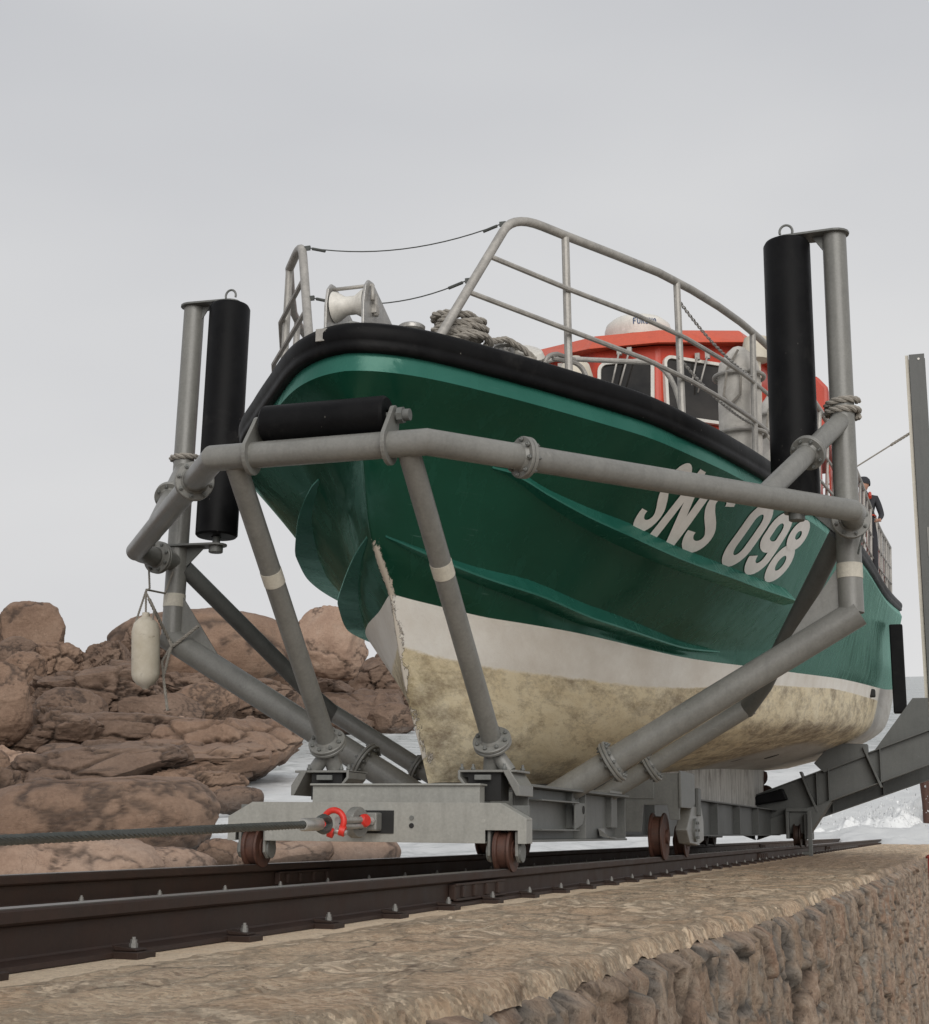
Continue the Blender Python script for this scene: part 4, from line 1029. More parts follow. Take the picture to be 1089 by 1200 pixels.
# ropes tied on the posts
def wraps(c, r, turns, rr, tail=None, ax=(0, 0, 1), step=None):
    mb = MB(); pts = []; c = Vector(c); step = step or rr * 2.1
    for i in range(turns * 20 + 1):
        a = 2 * PI * i / 20; pts.append(c + Vector((r * math.cos(a), r * math.sin(a), step * i / 20 + .01 * math.sin(a * .7))))
    rope_mesh(mb, pts, rr)
    if tail: rope_mesh(mb, tail, rr * .8)
    return mb
single('rope_lashing', wraps((2.53, .04, 2.99), .105, 2, .024), M['rope'], 'two turns of thick grey rope round the tall post right of the registration number', 'rope', (2.53, .04, 3.0), 'rope lashings on the cradle posts')
single('rope_lashing', wraps((-2.53, .04, 3.02), .105, 1, .024), M['rope'], 'single turn of thick rope round the far left post just above its flanged brace', 'rope', (-2.53, .04, 3.02), 'rope lashings on the cradle posts')
mb = wraps((2.55, -.08, 2.27), .10, 2, .009, tail=[(2.6, -.17, 2.28), (2.66, -.2, 2.2), (2.62, -.25, 2.05), (2.6, -.25, 1.98)])
single('thin_line', mb, M['wire'], 'thin dark line knotted round the joint between post and bumper tube at the right', 'rope', (2.55, -.08, 2.27), 'rope lashings on the cradle posts')
# hanging buoy and its line, both hanging straight down in the world
bx, by, bz = -2.545, -.34, 1.20
mb = MB(); ax = Vector((0, -math.sin(SLOPE), math.cos(SLOPE)))
mb.lathe((bx, by, bz), ax, [(0, 0), (.0, .018), (.02, .035), (.035, .065), (.075, .095), (.11, .104), (.43, .104), (.49, .088), (.52, .058), (.54, .03), (.57, .026), (.57, 0)], 28)
bu = single('hanging_buoy', mb, M['buoy'], 'dirty cream sausage buoy hanging on a line from the far left post', 'buoy', (bx, by, bz))
top = Vector((bx, by, bz)) + ax * .57
mb = MB(); rope_mesh(mb, [top - ax * .02, top + ax * .16, top + ax * .18 + V(.02, .02, 0), (-2.60, -.3, 2.13)], .008)
rope_mesh(mb, [top + ax * .17, (-2.54, -.14, 1.95), (-2.50, -.11, 2.12)], .008)
rope_mesh(mb, [top + ax * .15, top + V(.07, 0, .02), top + V(.05, 0, -.13), top + V(-.02, -.03, -.16), top + V(-.09, 0, -.1), top + ax * .16], .008)
rope_mesh(mb, [top + V(.02, 0, .10), (-2.5, -.12, 1.60), (-2.46, -.13, 1.54), (-2.38, -.12, 1.60), (-2.30, -.10, 1.67), (-2.27, -.08, 1.70)], .013)
rope_mesh(mb, [(-2.46, -.13, 1.56), (-2.45, -.2, 1.45), (-2.47, -.22, 1.3), (-2.45, -.22, 1.2), (-2.42, -.22, 1.05)], .011)
rope_mesh(mb, [(-2.46, -.13, 1.56), (-2.50, -.2, 1.42), (-2.46, -.22, 1.25)], .009)
single('buoy_line', mb, M['rope'], 'frayed thin line tying the cream buoy to the far left post', 'rope', (-2.5, -.2, 1.7))
# stay wire from the upright to the boat
mb = MB(); rope_mesh(mb, [(2.83, 14.8, 6.80), (2.5, 14.8, 6.61)], .024); mb.tube([(2.5, 14.8, 6.61), (2.0, 14.8, 6.32), (.6, 14.8, 5.5)], .013, 6)
single('stay_rope', mb, M['rope'], 'slanting rope stay running from the tall rear upright down to the stern', 'rope', (2.6, 14.8, 6.6))

# ------------------------------------------------------------------ haulage wire and shackles
mb = MB(); a = Vector((0, -2.98, .226)); b = Vector((0, -9.5, .05)); c = Vector((0, -26, -.3))
rope_mesh(mb, [c, b, a], .019, strands=6, seg=5, pitch=.22)
cable = single('haulage_wire', mb, M['wire'], 'greasy steel haulage wire stretched from the left edge to the cradle', 'cable', (0, -3, .22))
mb = MB(); mb.lathe((0, -3.06, .224), (0, 1, .02), [(0, .02), (.0, .028), (.01, .033), (.20, .033), (.21, .026), (.21, 0)], 18)
part('ferrule', mb, M['steel'], cable)
mb = MB(); mb.tube([(.0 + .0 * q, -2.80 + .075 * math.cos(q), .228 + .034 * math.sin(q)) for q in [2 * PI * i / 18 for i in range(18)]], .019, 8, closed=True)
part('thimble_eye', mb, M['wire'], cable)
sh = thing('red_bow_shackle', 'red bow shackle joining the haulage wire to the cradle beam', 'shackle', (0, -2.62, .235))
def bowshape(c, L, w, r, tilt=0, n=20):
    c = Vector(c); pts = []
    for i in range(n + 1):
        a = -.30 * PI + 1.6 * PI * i / n; pts.append(Vector((w * math.cos(a) * 1.15, 0, w * math.sin(a) * 1.15)))
    R = Matrix.Rotation(tilt, 3, 'Y'); return [c + R @ p for p in pts]
mb = MB(); mb.tube(bowshape((-.005, -2.66, .243), 0, .050, .02, -.3), .0165, 12); mb.disc((.045, -2.66, .195), (1, .2, -.3), .028, .03, 16); mb.disc((-.02, -2.66, .185), (1, .2, -.3), .026, .03, 16)
part('shackle_bow', mb, M['red'], sh)
mb = MB(); mb.tube([(-.04, -2.66, .198), (.07, -2.65, .185)], .014, 10); part('shackle_pin', mb, M['steel'], sh)
g2 = thing('steel_shackle', 'bare steel shackle with red pin end bolted to the cradle towing block', 'shackle', (0, -2.4, .24))
mb = MB(); mb.tube([(0, -2.62, .25), (.01, -2.45, .252), (.03, -2.30, .255)], .018, 12); mb.tube([(0, -2.62, .22), (.01, -2.45, .218), (.03, -2.30, .225)], .014, 12)
part('shackle_bow', mb, M['steel'], g2)
mb = MB(); mb.lathe((-.06, -2.27, .24), (1, -.25, 0), [(0, .04), (0, .078), (.01, .085), (.045, .085), (.055, .078), (.055, .04)], 26); part('shackle_ring', mb, G, g2)
mb = MB(); mb.lathe((.015, -2.32, .25), (1, -.35, 0), [(0, 0), (0, .03), (.01, .036), (.03, .036), (.042, .028), (.042, 0)], 16); part('shackle_pin', mb, M['red'], g2)

# ------------------------------------------------------------------ rails with clips
RY0, RY1 = -16.0, 52.0
def rail(x, label):
    r = thing('rail', label, 'rail', (x, 0, 0), 'slipway rails')
    prof = [(-.036, -.001), (.036, -.001), (.040, -.006), (.040, -.034), (.034, -.040), (.011, -.047), (.010, -.050), (.010, -.122), (.014, -.128), (.070, -.136), (.072, -.150), (-.072, -.150), (-.070, -.136), (-.014, -.128), (-.010, -.122), (-.010, -.050), (-.011, -.047), (-.034, -.040), (-.040, -.034), (-.040, -.006)]
    mb = MB(); k = len(prof); ys = np.linspace(RY0, RY1, 18)
    mb.add([(x + a, y, b) for y in ys for a, b in prof], [(i * k + j, i * k + (j + 1) % k, (i + 1) * k + (j + 1) % k, (i + 1) * k + j) for i in range(len(ys) - 1) for j in range(k)] + [tuple(range(k)), tuple((len(ys) - 1) * k + j for j in range(k))[::-1]])
    part('rail_section', mb, M['railsteel'], r)
    mb = MB(); mb.box((x, (RY0 + RY1) / 2, .0005), (.062, RY1 - RY0, .003)); part('running_surface', mb, M['railtop'], r)
    # one clip with its bolt, copied along the rail
    def clip(y, s):
        mb = MB(); mb.box((x + s * .105, y, -.144), (.085, .10, .020)); mb.prism([(x + s * .062, y, -.133), (x + s * .13, y, -.133), (x + s * .13, y, -.127), (x + s * .05, y, -.118)], (0, -.03, 0), (0, .03, 0))
        c = part('rail_clip', mb, M['railsteel'], r, bevel=.002)
        mb = MB(); mb.lathe((x + s * .103, y, -.134), (0, 0, 1), [(0, .016), (.005, .016), (.005, .012)], 18); mb.disc((x + s * .103, y, -.121), (0, 0, 1), .0125, .016, 6); mb.disc((x + s * .103, y, -.108), (0, 0, 1), .0095, .010, 6); mb.tube([(x + s * .103, y, -.11), (x + s * .103, y, -.096)], .0055, 10)
        part('clip_bolt', mb, M['bolt_dull'], c); return c
    ps = [clip(-6.75, s) for s in (1, -1)]
    n = 0; y = -6.75 + .69; i = 0
    while y < 29:
        for s in range(2):
            c = copy_tree(ps[s], r); c.location = (0, y + 6.75, 0); n += 1
        y += .69
    for s in (1, -1):
        mb = MB(); y = 29.2
        while y < 50: mb.box((x + s * .10, y, -.13), (.085, .10, .05)); y += .72
        o = part('distant_rail_clips', mb, M['railsteel'], r); o['kind'] = 'stuff'
    # fish plates at the joints
    for y in ((-2.62, 9.4, 20.0) if x > 0 else (-1.4, 10.6, 22)):
        for s in (1, -1):
            mb = MB(); mb.box((x + s * .028, y, -.086), (.034, .82, .070)); mb.box((x + s * .045, y, -.052), (.014, .82, .012)); mb.box((x + s * .045, y, -.122), (.02, .82, .012)); f = part('fish_plate', mb, M['railsteel'], r, bevel=.003)
            for k in (-.30, -.12, .08, .28): mb = MB(); mb.box((x + s * .05, y + k, -.086), (.018, .04, .055)); part('fish_bolt', mb, M['railsteel'], f, bevel=.003)
    return r
rail(.75, 'near dark steel rail bolted along the stone slipway in front of the rocks')
rail(-.75, 'far dark steel rail on the seaward side of the slipway, running behind the near one')

# ------------------------------------------------------------------ slipway top and masonry
def edge_x(y):
    return np.interp(y, [-16, -8, -7, -6.5, -5, -2.5, 2, 8.6, 20, 56], [1.6, 1.77, 1.89, 2.0, 2.10, 2.21, 2.36, 2.52, 2.62, 2.66])
def edge_rough(y): return edge_x(y) + (fbm(y * 2.2, y * 0 + 3, 4, 4) - .5) * .10
def mat_top():
    m = NM('slipway stone and mortar')
    wet = m.attr('wet'); v = m.co((1, 1, 1))
    n1 = m.noise(3.0, 9, .65, vec=v); n2 = m.noise(26, 10, .8, vec=v); n3 = m.noise(90, 6, .8, vec=v); n4 = m.noise(.8, 5, .6, vec=v)
    # warped coordinates for irregular stones
    wn = m.node('ShaderNodeTexNoise'); wn.inputs['Scale'].default_value = 2.6; wn.inputs['Detail'].default_value = 4; wn.inputs['Roughness'].default_value = .5; m.l.new(v, wn.inputs['Vector'])
    vm = m.node('ShaderNodeVectorMath'); vm.operation = 'MULTIPLY_ADD'; m.l.new(wn.outputs['Color'], vm.inputs[0]); vm.inputs[1].default_value = (.26, .26, 0); m.l.new(m.co((1.5, .75, 0)), vm.inputs[2])
    vo = m.node('ShaderNodeTexVoronoi'); vo.feature = 'DISTANCE_TO_EDGE'; vo.inputs['Scale'].default_value = 2.9; m.l.new(vm.outputs[0], vo.inputs['Vector'])
    vc = m.node('ShaderNodeTexVoronoi'); vc.feature = 'F1'; vc.inputs['Scale'].default_value = 2.9; m.l.new(vm.outputs[0], vc.inputs['Vector'])
    sep = m.node('ShaderNodeSeparateColor'); m.l.new(vc.outputs['Color'], sep.inputs[0])
    ed = m.math('ADD', vo.outputs['Distance'], m.math('MULTIPLY', m.math('SUBTRACT', n2, .5), .16))
    sm = m.math('SUBTRACT', ed, m.math('MULTIPLY', m.math('SUBTRACT', m.noise(1.1, 14, .88, vec=m.co((1.3, .8, 1))), .490), 1.6))      # mortar smeared over some stones
    sm = m.math('ADD', sm, m.math('MULTIPLY', m.math('SUBTRACT', m.noise(14, 12, .9, vec=v), .5), .9))
    mor = m.ramp(sm, [(.0, 1.0), (.12, 0.0)])
    xs_ = m.node('ShaderNodeSeparateXYZ'); m.l.new(v, xs_.inputs[0])
    strip = m.ramp(m.math('ADD', xs_.outputs[0], m.math('MULTIPLY', m.math('SUBTRACT', n1, .5), .25)), [(.98, 1.0), (.999, 0.0)])   # screed beside the rails
    mor = m.mix(strip, mor, 1.0)
    stone = m.ramp(sep.outputs[0], [(0, (.50, .36, .25)), (.25, (.60, .48, .36)), (.5, (.66, .57, .46)), (.75, (.44, .35, .28)), (1, (.62, .44, .30))])
    stone = m.mix(.5, stone, m.ramp(n2, [(.36, (.20, .125, .085)), (.48, (.52, .40, .285)), (.60, (.78, .70, .57))]))
    stone = m.mix(m.ramp(n3, [(.34, .7), (.43, 0.0)]), stone, (.11, .075, .055))
    mort = m.ramp(n1, [(.3, (.42, .36, .285)), (.7, (.58, .515, .42))]); mort = m.mix(.5, mort, m.ramp(n3, [(.34, (.20, .155, .12)), (.6, (.62, .56, .47))]))
    mort = m.mix(m.ramp(m.noise(7, 9, .8, vec=v, dist=.8), [(.62, 0.0), (.70, .35)]), mort, (.74, .71, .65))
    grain = m.voro(75, vec=v, out='Color'); sg = m.node('ShaderNodeSeparateColor'); m.l.new(grain, sg.inputs[0])
    stone = m.mix(.40, stone, m.ramp(sg.outputs[0], [(.0, (.16, .10, .07)), (.35, (.46, .34, .25)), (.7, (.66, .56, .44)), (1.0, (.80, .74, .64))]))
    c = m.mix(m.math('MULTIPLY', mor, .72), stone, mort)
    line = m.ramp(m.math('ABSOLUTE', m.math('SUBTRACT', sm, .045)), [(.0, .30), (.012, 0.0)])
    jt = m.math('MULTIPLY', m.ramp(m.math('ADD', vo.outputs['Distance'], m.math('MULTIPLY', m.math('SUBTRACT', n2, .5), .08)), [(.0, .8), (.03, 0.0)]), m.ramp(m.noise(1.9, 6, .7, vec=v), [(.45, 0.0), (.55, 1.0)]))
    c = m.mix(m.math('MULTIPLY', jt, m.math('SUBTRACT', 1.0, strip)), c, (.13, .09, .065))
    c = m.mix(m.math('MULTIPLY', m.ramp(m.noise(2.2, 9, .75, vec=v), [(.48, 0.0), (.66, 1.0)]), .35), c, (.52, .36, .23))
    c = m.mix(m.math('MULTIPLY', m.ramp(m.noise(9, 10, .85, vec=m.co((1.4, .8, 1))), [(.56, 0.0), (.62, 1.0)]), .55), c, (.17, .115, .08))
    w = m.ramp(m.math('ADD', wet, m.math('MULTIPLY', m.math('SUBTRACT', n1, .5), .9)), [(.35, 0.0), (.75, 1.0)])
    c = m.mix(m.math('MULTIPLY', w, .5), c, (.15, .09, .06))
    c = m.mix(1.0, c, (1.46, 1.36, 1.22), 'MULTIPLY')
    m.base(c); m.rough(m.mix(w, .88, .6))
    h = m.math('ADD', m.math('MULTIPLY', m.math('MULTIPLY', n2, 1.4), m.math('SUBTRACT', 1.15, mor)), m.math('MULTIPLY', n3, .35)); h = m.math('ADD', h, m.math('MULTIPLY', m.math('SUBTRACT', 1.0, mor), .5))
    m.bump(h, 1.0, .035); return m.m
def ys_grid():
    return np.concatenate([np.linspace(-16, -8.2, 60)[:-1], np.arange(-8.2, 3, .022), np.arange(3, 14, .06), np.linspace(14, 56, 240)])
ys = ys_grid(); t = np.linspace(0, 1, 170); er = edge_rough(ys); X0 = -1.02
Xg = X0 + (er[:, None] - X0) * t[None, :]; Yg = np.repeat(ys[:, None], len(t), 1)
f1, f2, cid = cells(Yg * 2.1 + fbm(Xg * 2, Yg * 2, 3, 8), Xg * 4.2 + fbm(Xg * 3, Yg * 3, 3, 2) * .8, 3)
mort = np.clip(1 - (f2 - f1) / .28, 0, 1) ** .6
mort = np.clip(mort + (fbm(Xg * 1.4, Yg * 1.4, 4, 21) - .42) * 1.9, 0, 1)
mort = np.where(Xg < 1.05 + .06 * fbm(Yg * 2, Xg, 3, 5), np.maximum(mort, .85), mort)
stone_h = (1 - mort) * ((cid - .35) * .016 + .020 * (fbm(Xg * 16, Yg * 12, 4, 9, .6) - .4))
Zg = -.152 + stone_h + (fbm(Xg * 1.3, Yg * 1.3, 4, 6) - .5) * .012 + (fbm(Xg * 30, Yg * 30, 3, 33) - .5) * .006 * np.clip((Xg - 1.0) / .3, .2, 1)
Zg = np.where(np.abs(np.abs(Xg) - .75) < .16, -.153, Zg)
rnd = np.clip((er[:, None] - Xg) / .045, 0, 1); Zg -= (1 - np.sqrt(1 - (1 - rnd) ** 2 * .999)) * .045 + (1 - rnd) * .04 * fbm(Yg * 9, Xg, 3, 3)
wetA = np.clip((Yg + 1.0) / 9, 0, 1) * .9 * np.clip(1.4 - np.abs(Yg - 7) / 11, .0, 1)
o = grid_obj('slipway', Xg, Yg, Zg, mat_top(), dict(cid=cid, mortar=mort, wet=wetA), flip=True); o['kind'] = 'structure'

def mat_wall():
    m = NM('rubble granite wall')
    cid = m.attr('cid'); mor = m.attr('mortar'); v = m.co((1, 1, 1))
    n1 = m.noise(3.5, 9, .7, vec=v); n2 = m.noise(24, 9, .75, vec=v); n3 = m.noise(90, 4, .7, vec=v)
    stone = m.ramp(cid, [(0, (.36, .23, .16)), (.25, (.52, .39, .28)), (.5, (.38, .29, .22)), (.75, (.60, .48, .37)), (1, (.50, .31, .21))])
    stone = m.mix(.5, stone, m.ramp(m.noise(13, 10, .75, vec=v), [(.36, (.08, .05, .035)), (.5, (.36, .25, .175)), (.62, (.62, .50, .39))]))
    stone = m.mix(m.math('MULTIPLY', m.ramp(n1, [(.5, 0.0), (.65, 1.0)]), .4), stone, (.30, .27, .22))
    mort = m.ramp(n2, [(.3, (.25, .22, .19)), (.7, (.55, .51, .45))])
    c = m.mix(mor, stone, mort)
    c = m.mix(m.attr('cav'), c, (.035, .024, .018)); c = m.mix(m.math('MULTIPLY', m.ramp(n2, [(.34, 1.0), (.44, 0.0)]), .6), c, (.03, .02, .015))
    m.base(c).rough(.85); m.bump(m.math('ADD', m.math('MULTIPLY', n2, 1.0), m.math('MULTIPLY', n3, .4)), 1.0, .05); return m.m
yw = np.concatenate([np.linspace(-16, -8.2, 50)[:-1], np.arange(-8.2, 6, .02), np.arange(6, 20, .06), np.linspace(20, 56, 120)])
dz = np.concatenate([np.linspace(0, .06, 3)[:-1], np.arange(.06, 1.5, .02), np.linspace(1.5, 5.5, 40)])
Yw = np.repeat(yw[:, None], len(dz), 1); Dw = np.repeat(dz[None, :], len(yw), 0)
f1, f2, cid = cells(Yw * 5.2 + Dw * .8 + fbm(Yw * 3, Dw * 3, 5, 1, .6) * 1.4, Dw * 4.4 + fbm(Yw * 2.5, Dw * 2.5, 5, 12, .6) * 1.4, 8)
gap = np.clip(1 - (f2 - f1) / .22, 0, 1); body = np.clip((f2 - f1) / .35, 0, 1) ** .5
relief = np.clip((f2 - f1) / .14, 0, 1) ** .5 * (.035 + .075 * cid) + (fbm(Yw * 10, Dw * 6, 5, 4, .62) - .5) * .07 + (fbm(Yw * 30, Dw * 16, 4, 14, .62) - .5) * .035
relief *= np.clip(Dw / .04, .0, 1)
Xw = edge_rough(yw)[:, None] - .07 * (1 - np.clip(Dw / .05, 0, 1)) + relief - .02 * np.clip(Dw / .05, 0, 1) + Dw * .05
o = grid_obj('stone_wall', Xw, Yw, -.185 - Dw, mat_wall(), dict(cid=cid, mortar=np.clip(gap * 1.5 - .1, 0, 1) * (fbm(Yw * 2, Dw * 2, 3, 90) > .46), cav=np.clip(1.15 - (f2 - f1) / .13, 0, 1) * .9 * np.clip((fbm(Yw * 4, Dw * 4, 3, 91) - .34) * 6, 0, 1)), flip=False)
o['label'] = 'rough rubble granite retaining wall under the slipway at lower right'; o['category'] = 'wall'
# seaward face of the slipway
yf = np.linspace(-16, 56, 500); df = np.linspace(0, 5.5, 50); Yf = np.repeat(yf[:, None], 50, 1); Df = np.repeat(df[None, :], 500, 0)
f1, f2, cid = cells(Yf * 1.6, Df * 3, 18); rel = np.clip((f2 - f1) / .3, 0, 1) * .06 + (fbm(Yf * 4, Df * 4, 4, 4) - .5) * .05
o = grid_obj('stone_wall', X0 - rel - Df * .05, Yf, -.152 - Df, bpy.data.materials['rubble granite wall'], dict(cid=cid, mortar=np.clip(1 - (f2 - f1) / .15, 0, 1)), flip=True)
o['label'] = 'seaward granite face of the slipway, hidden behind the far rail'; o['category'] = 'wall'
# red marker on the wall top
mb = MB(); mb.box((2.80, 10.6, -.36), (.06, .06, .50)); mb.lathe((2.80, 10.6, -.11), (0, 0, 1), [(0, .055), (.02, .055), (.05, .03), (.05, 0)], 12)
single('marker_post', mb, M['rust_red'], 'small red marker post on the wall edge at the far right', 'post', (2.6, 10.6, -.4), bevel=.01)

# ------------------------------------------------------------------ sea, shore, rocks (world coordinates)
CW = Vector((3.058, -9.724, 1.20))
def mat_sea():
    m = NM('rough foamy sea')
    v = m.co((.40, 1.3, 1), rot=(0, 0, -.35)); n1 = m.noise(.55, 10, .72, vec=v, dist=.8); n2 = m.noise(3.0, 8, .75, vec=v, dist=.5); n0 = m.noise(.09, 5, .6, vec=v)
    f = m.attr('foam'); s = m.math('ADD', m.math('MULTIPLY', n1, .75), m.math('MULTIPLY', n2, .35)); s = m.math('ADD', s, m.math('MULTIPLY', m.math('SUBTRACT', n0, .5), .3))
    k = m.ramp(m.math('ADD', s, f), [(.46, 0.0), (.70, 1.0)])
    c = m.mix(k, m.ramp(n2, [(.3, (.17, .19, .185)), (.7, (.34, .365, .355))]), (.62, .63, .63))
    m.base(c); m.rough(m.mix(k, .22, .75)); m.bump(m.math('ADD', n1, m.math('MULTIPLY', n2, .35)), .5, .4); return m.m
ang = np.radians(np.linspace(-75, 75, 700)); rad = np.concatenate([np.linspace(12, 34, 14)[:-1], 34 * (300 / 34) ** np.linspace(0, 1, 420), 300 * (20000 / 300) ** np.linspace(0.02, 1, 60)])
Rg, Ag = np.meshgrid(rad, ang, indexing='ij'); XS = CW.x + Rg * np.sin(Ag); YS = CW.y + Rg * np.cos(Ag)
amp = np.clip(1.2 - Rg / 500, 0, 1)
hgt = (fbm(XS * .16 + YS * .05, YS * .22, 5, 3) - .5) * .9 + (fbm(XS * .7, YS * .9, 4, 5) - .5) * .30
surf = np.exp(-((XS - 2.0) / 5.0) ** 2 - ((YS - 46.5) / 4.0) ** 2)
hgt += surf * (.9 * fbm(XS * .8, YS * .8, 4, 8))
foam = surf * .6 + .22 * np.exp(-((Rg - 75) / 35) ** 2)
o = grid_obj('sea', XS, YS, SEA + hgt * amp, mat_sea(), dict(foam=foam), flip=True, world=True); o['kind'] = 'structure'

def mat_ground():
    m = bpy.data.materials['brown layered granite']; return m
# rocky shore under the boulders: fan of ground north of the slipway
azs = np.radians(np.linspace(-62, -19, 420)); rd = np.linspace(30, 260, 520); Rg, Ag = np.meshgrid(rd, azs, indexing='ij')
XS = CW.x + Rg * np.sin(Ag); YS = CW.y + Rg * np.cos(Ag); deg = np.degrees(Ag)
lim = np.interp(Rg, [30, 50, 62, 76, 98, 108, 130, 160, 186, 200, 260], [-33, -32.5, -32.5, -30.5, -28.0, -27.2, -26.6, -26.0, -25.5, -20.2, -20.2])
base = np.interp(Rg, [30, 50, 60, 75, 98, 120, 150, 170, 200, 260], [-4.2, -4.2, -4.3, -3.9, -2.6, -.9, 1.9, 2.6, -.5, -3])
far = np.interp(Rg, [30, 186, 198, 215, 240, 260], [-8, -7, -3.6, .2, 1.4, -4])
w = np.clip((lim - deg) / 1.6 + .5, 0, 1); w = w * w * (3 - 2 * w)
wf = np.clip((-20.3 - deg) / .8 + .5, 0, 1)
zz = np.maximum((SEA - 2.5) * (1 - w) + base * w, (SEA - 2.5) * (1 - wf) + far * wf)
ridge = 1 - np.abs(fbm(XS * .10 + 5, YS * .14, 5, 41) * 2 - 1); ridge2 = np.round(fbm(XS * .12, YS * .12, 5, 61) * 9 + fbm(XS * .5, YS * .5, 3, 3) * .8) / 9
dd = np.clip(Rg / 90, .55, 1.6)
f1, f2, cid = cells(XS * .34 / dd.mean() + fbm(XS * .2, YS * .2, 3, 31) * 1.6, YS * .22 + fbm(XS * .25, YS * .2, 3, 37) * 1.6, 44)
block = np.clip((f2 - f1) / .30, 0, 1) ** .5
zz = zz + (block - .8) * 1.3 + (cid - .5) * 1.5 + (ridge2 - .5) * .9 + (fbm(XS * .7, YS * .7, 4, 11) - .5) * .5
ridge = .2 + .8 * block
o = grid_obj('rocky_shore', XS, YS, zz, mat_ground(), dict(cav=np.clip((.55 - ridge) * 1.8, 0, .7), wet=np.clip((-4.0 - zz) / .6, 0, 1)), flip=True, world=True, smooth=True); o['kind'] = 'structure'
# the foreshore right of and below the wall
xs = np.linspace(1.5, 60, 120); yq = np.linspace(-40, 60, 160); XQ, YQ = np.meshgrid(xs, yq, indexing='ij')
zq = -3.6 + (fbm(XQ * .4, YQ * .4, 5, 71) - .5) * 1.6 - np.clip(YQ / 30, 0, 1.4) * 1.6
sm = NM('pale light-bounce ground'); sm.base(sm.ramp(sm.noise(1.5, 8, .7), [(.3, (.26, .22, .17)), (.7, (.36, .31, .25))])).rough(.9)  # out-of-frame ground, given a pale sand tone to bounce light onto the hull bottom
o = grid_obj('foreshore', XQ, YQ, zq, sm.m, dict(cav=zq * 0, wet=zq * 0), flip=False, world=True); o['kind'] = 'structure'
# land behind the camera and left of it
xs = np.linspace(-60, 1.4, 120); yq = np.linspace(-60, 8, 120); XQ, YQ = np.meshgrid(xs, yq, indexing='ij')
zq = -3.4 + (fbm(XQ * .3, YQ * .3, 5, 75) - .5) * 1.6 - np.clip((YQ + 10) / 18, 0, 1) * 2.2 + np.clip((-XQ - 20) / 30, 0, 1) * 1.2
zq = np.where(XQ > -1.6, np.minimum(zq, -1.5 - .1 * (YQ + 16)), zq)
o = grid_obj('upper_shore', XQ, YQ, zq, M['rock2'], dict(cav=zq * 0, wet=zq * 0), flip=False, world=True); o['kind'] = 'structure'

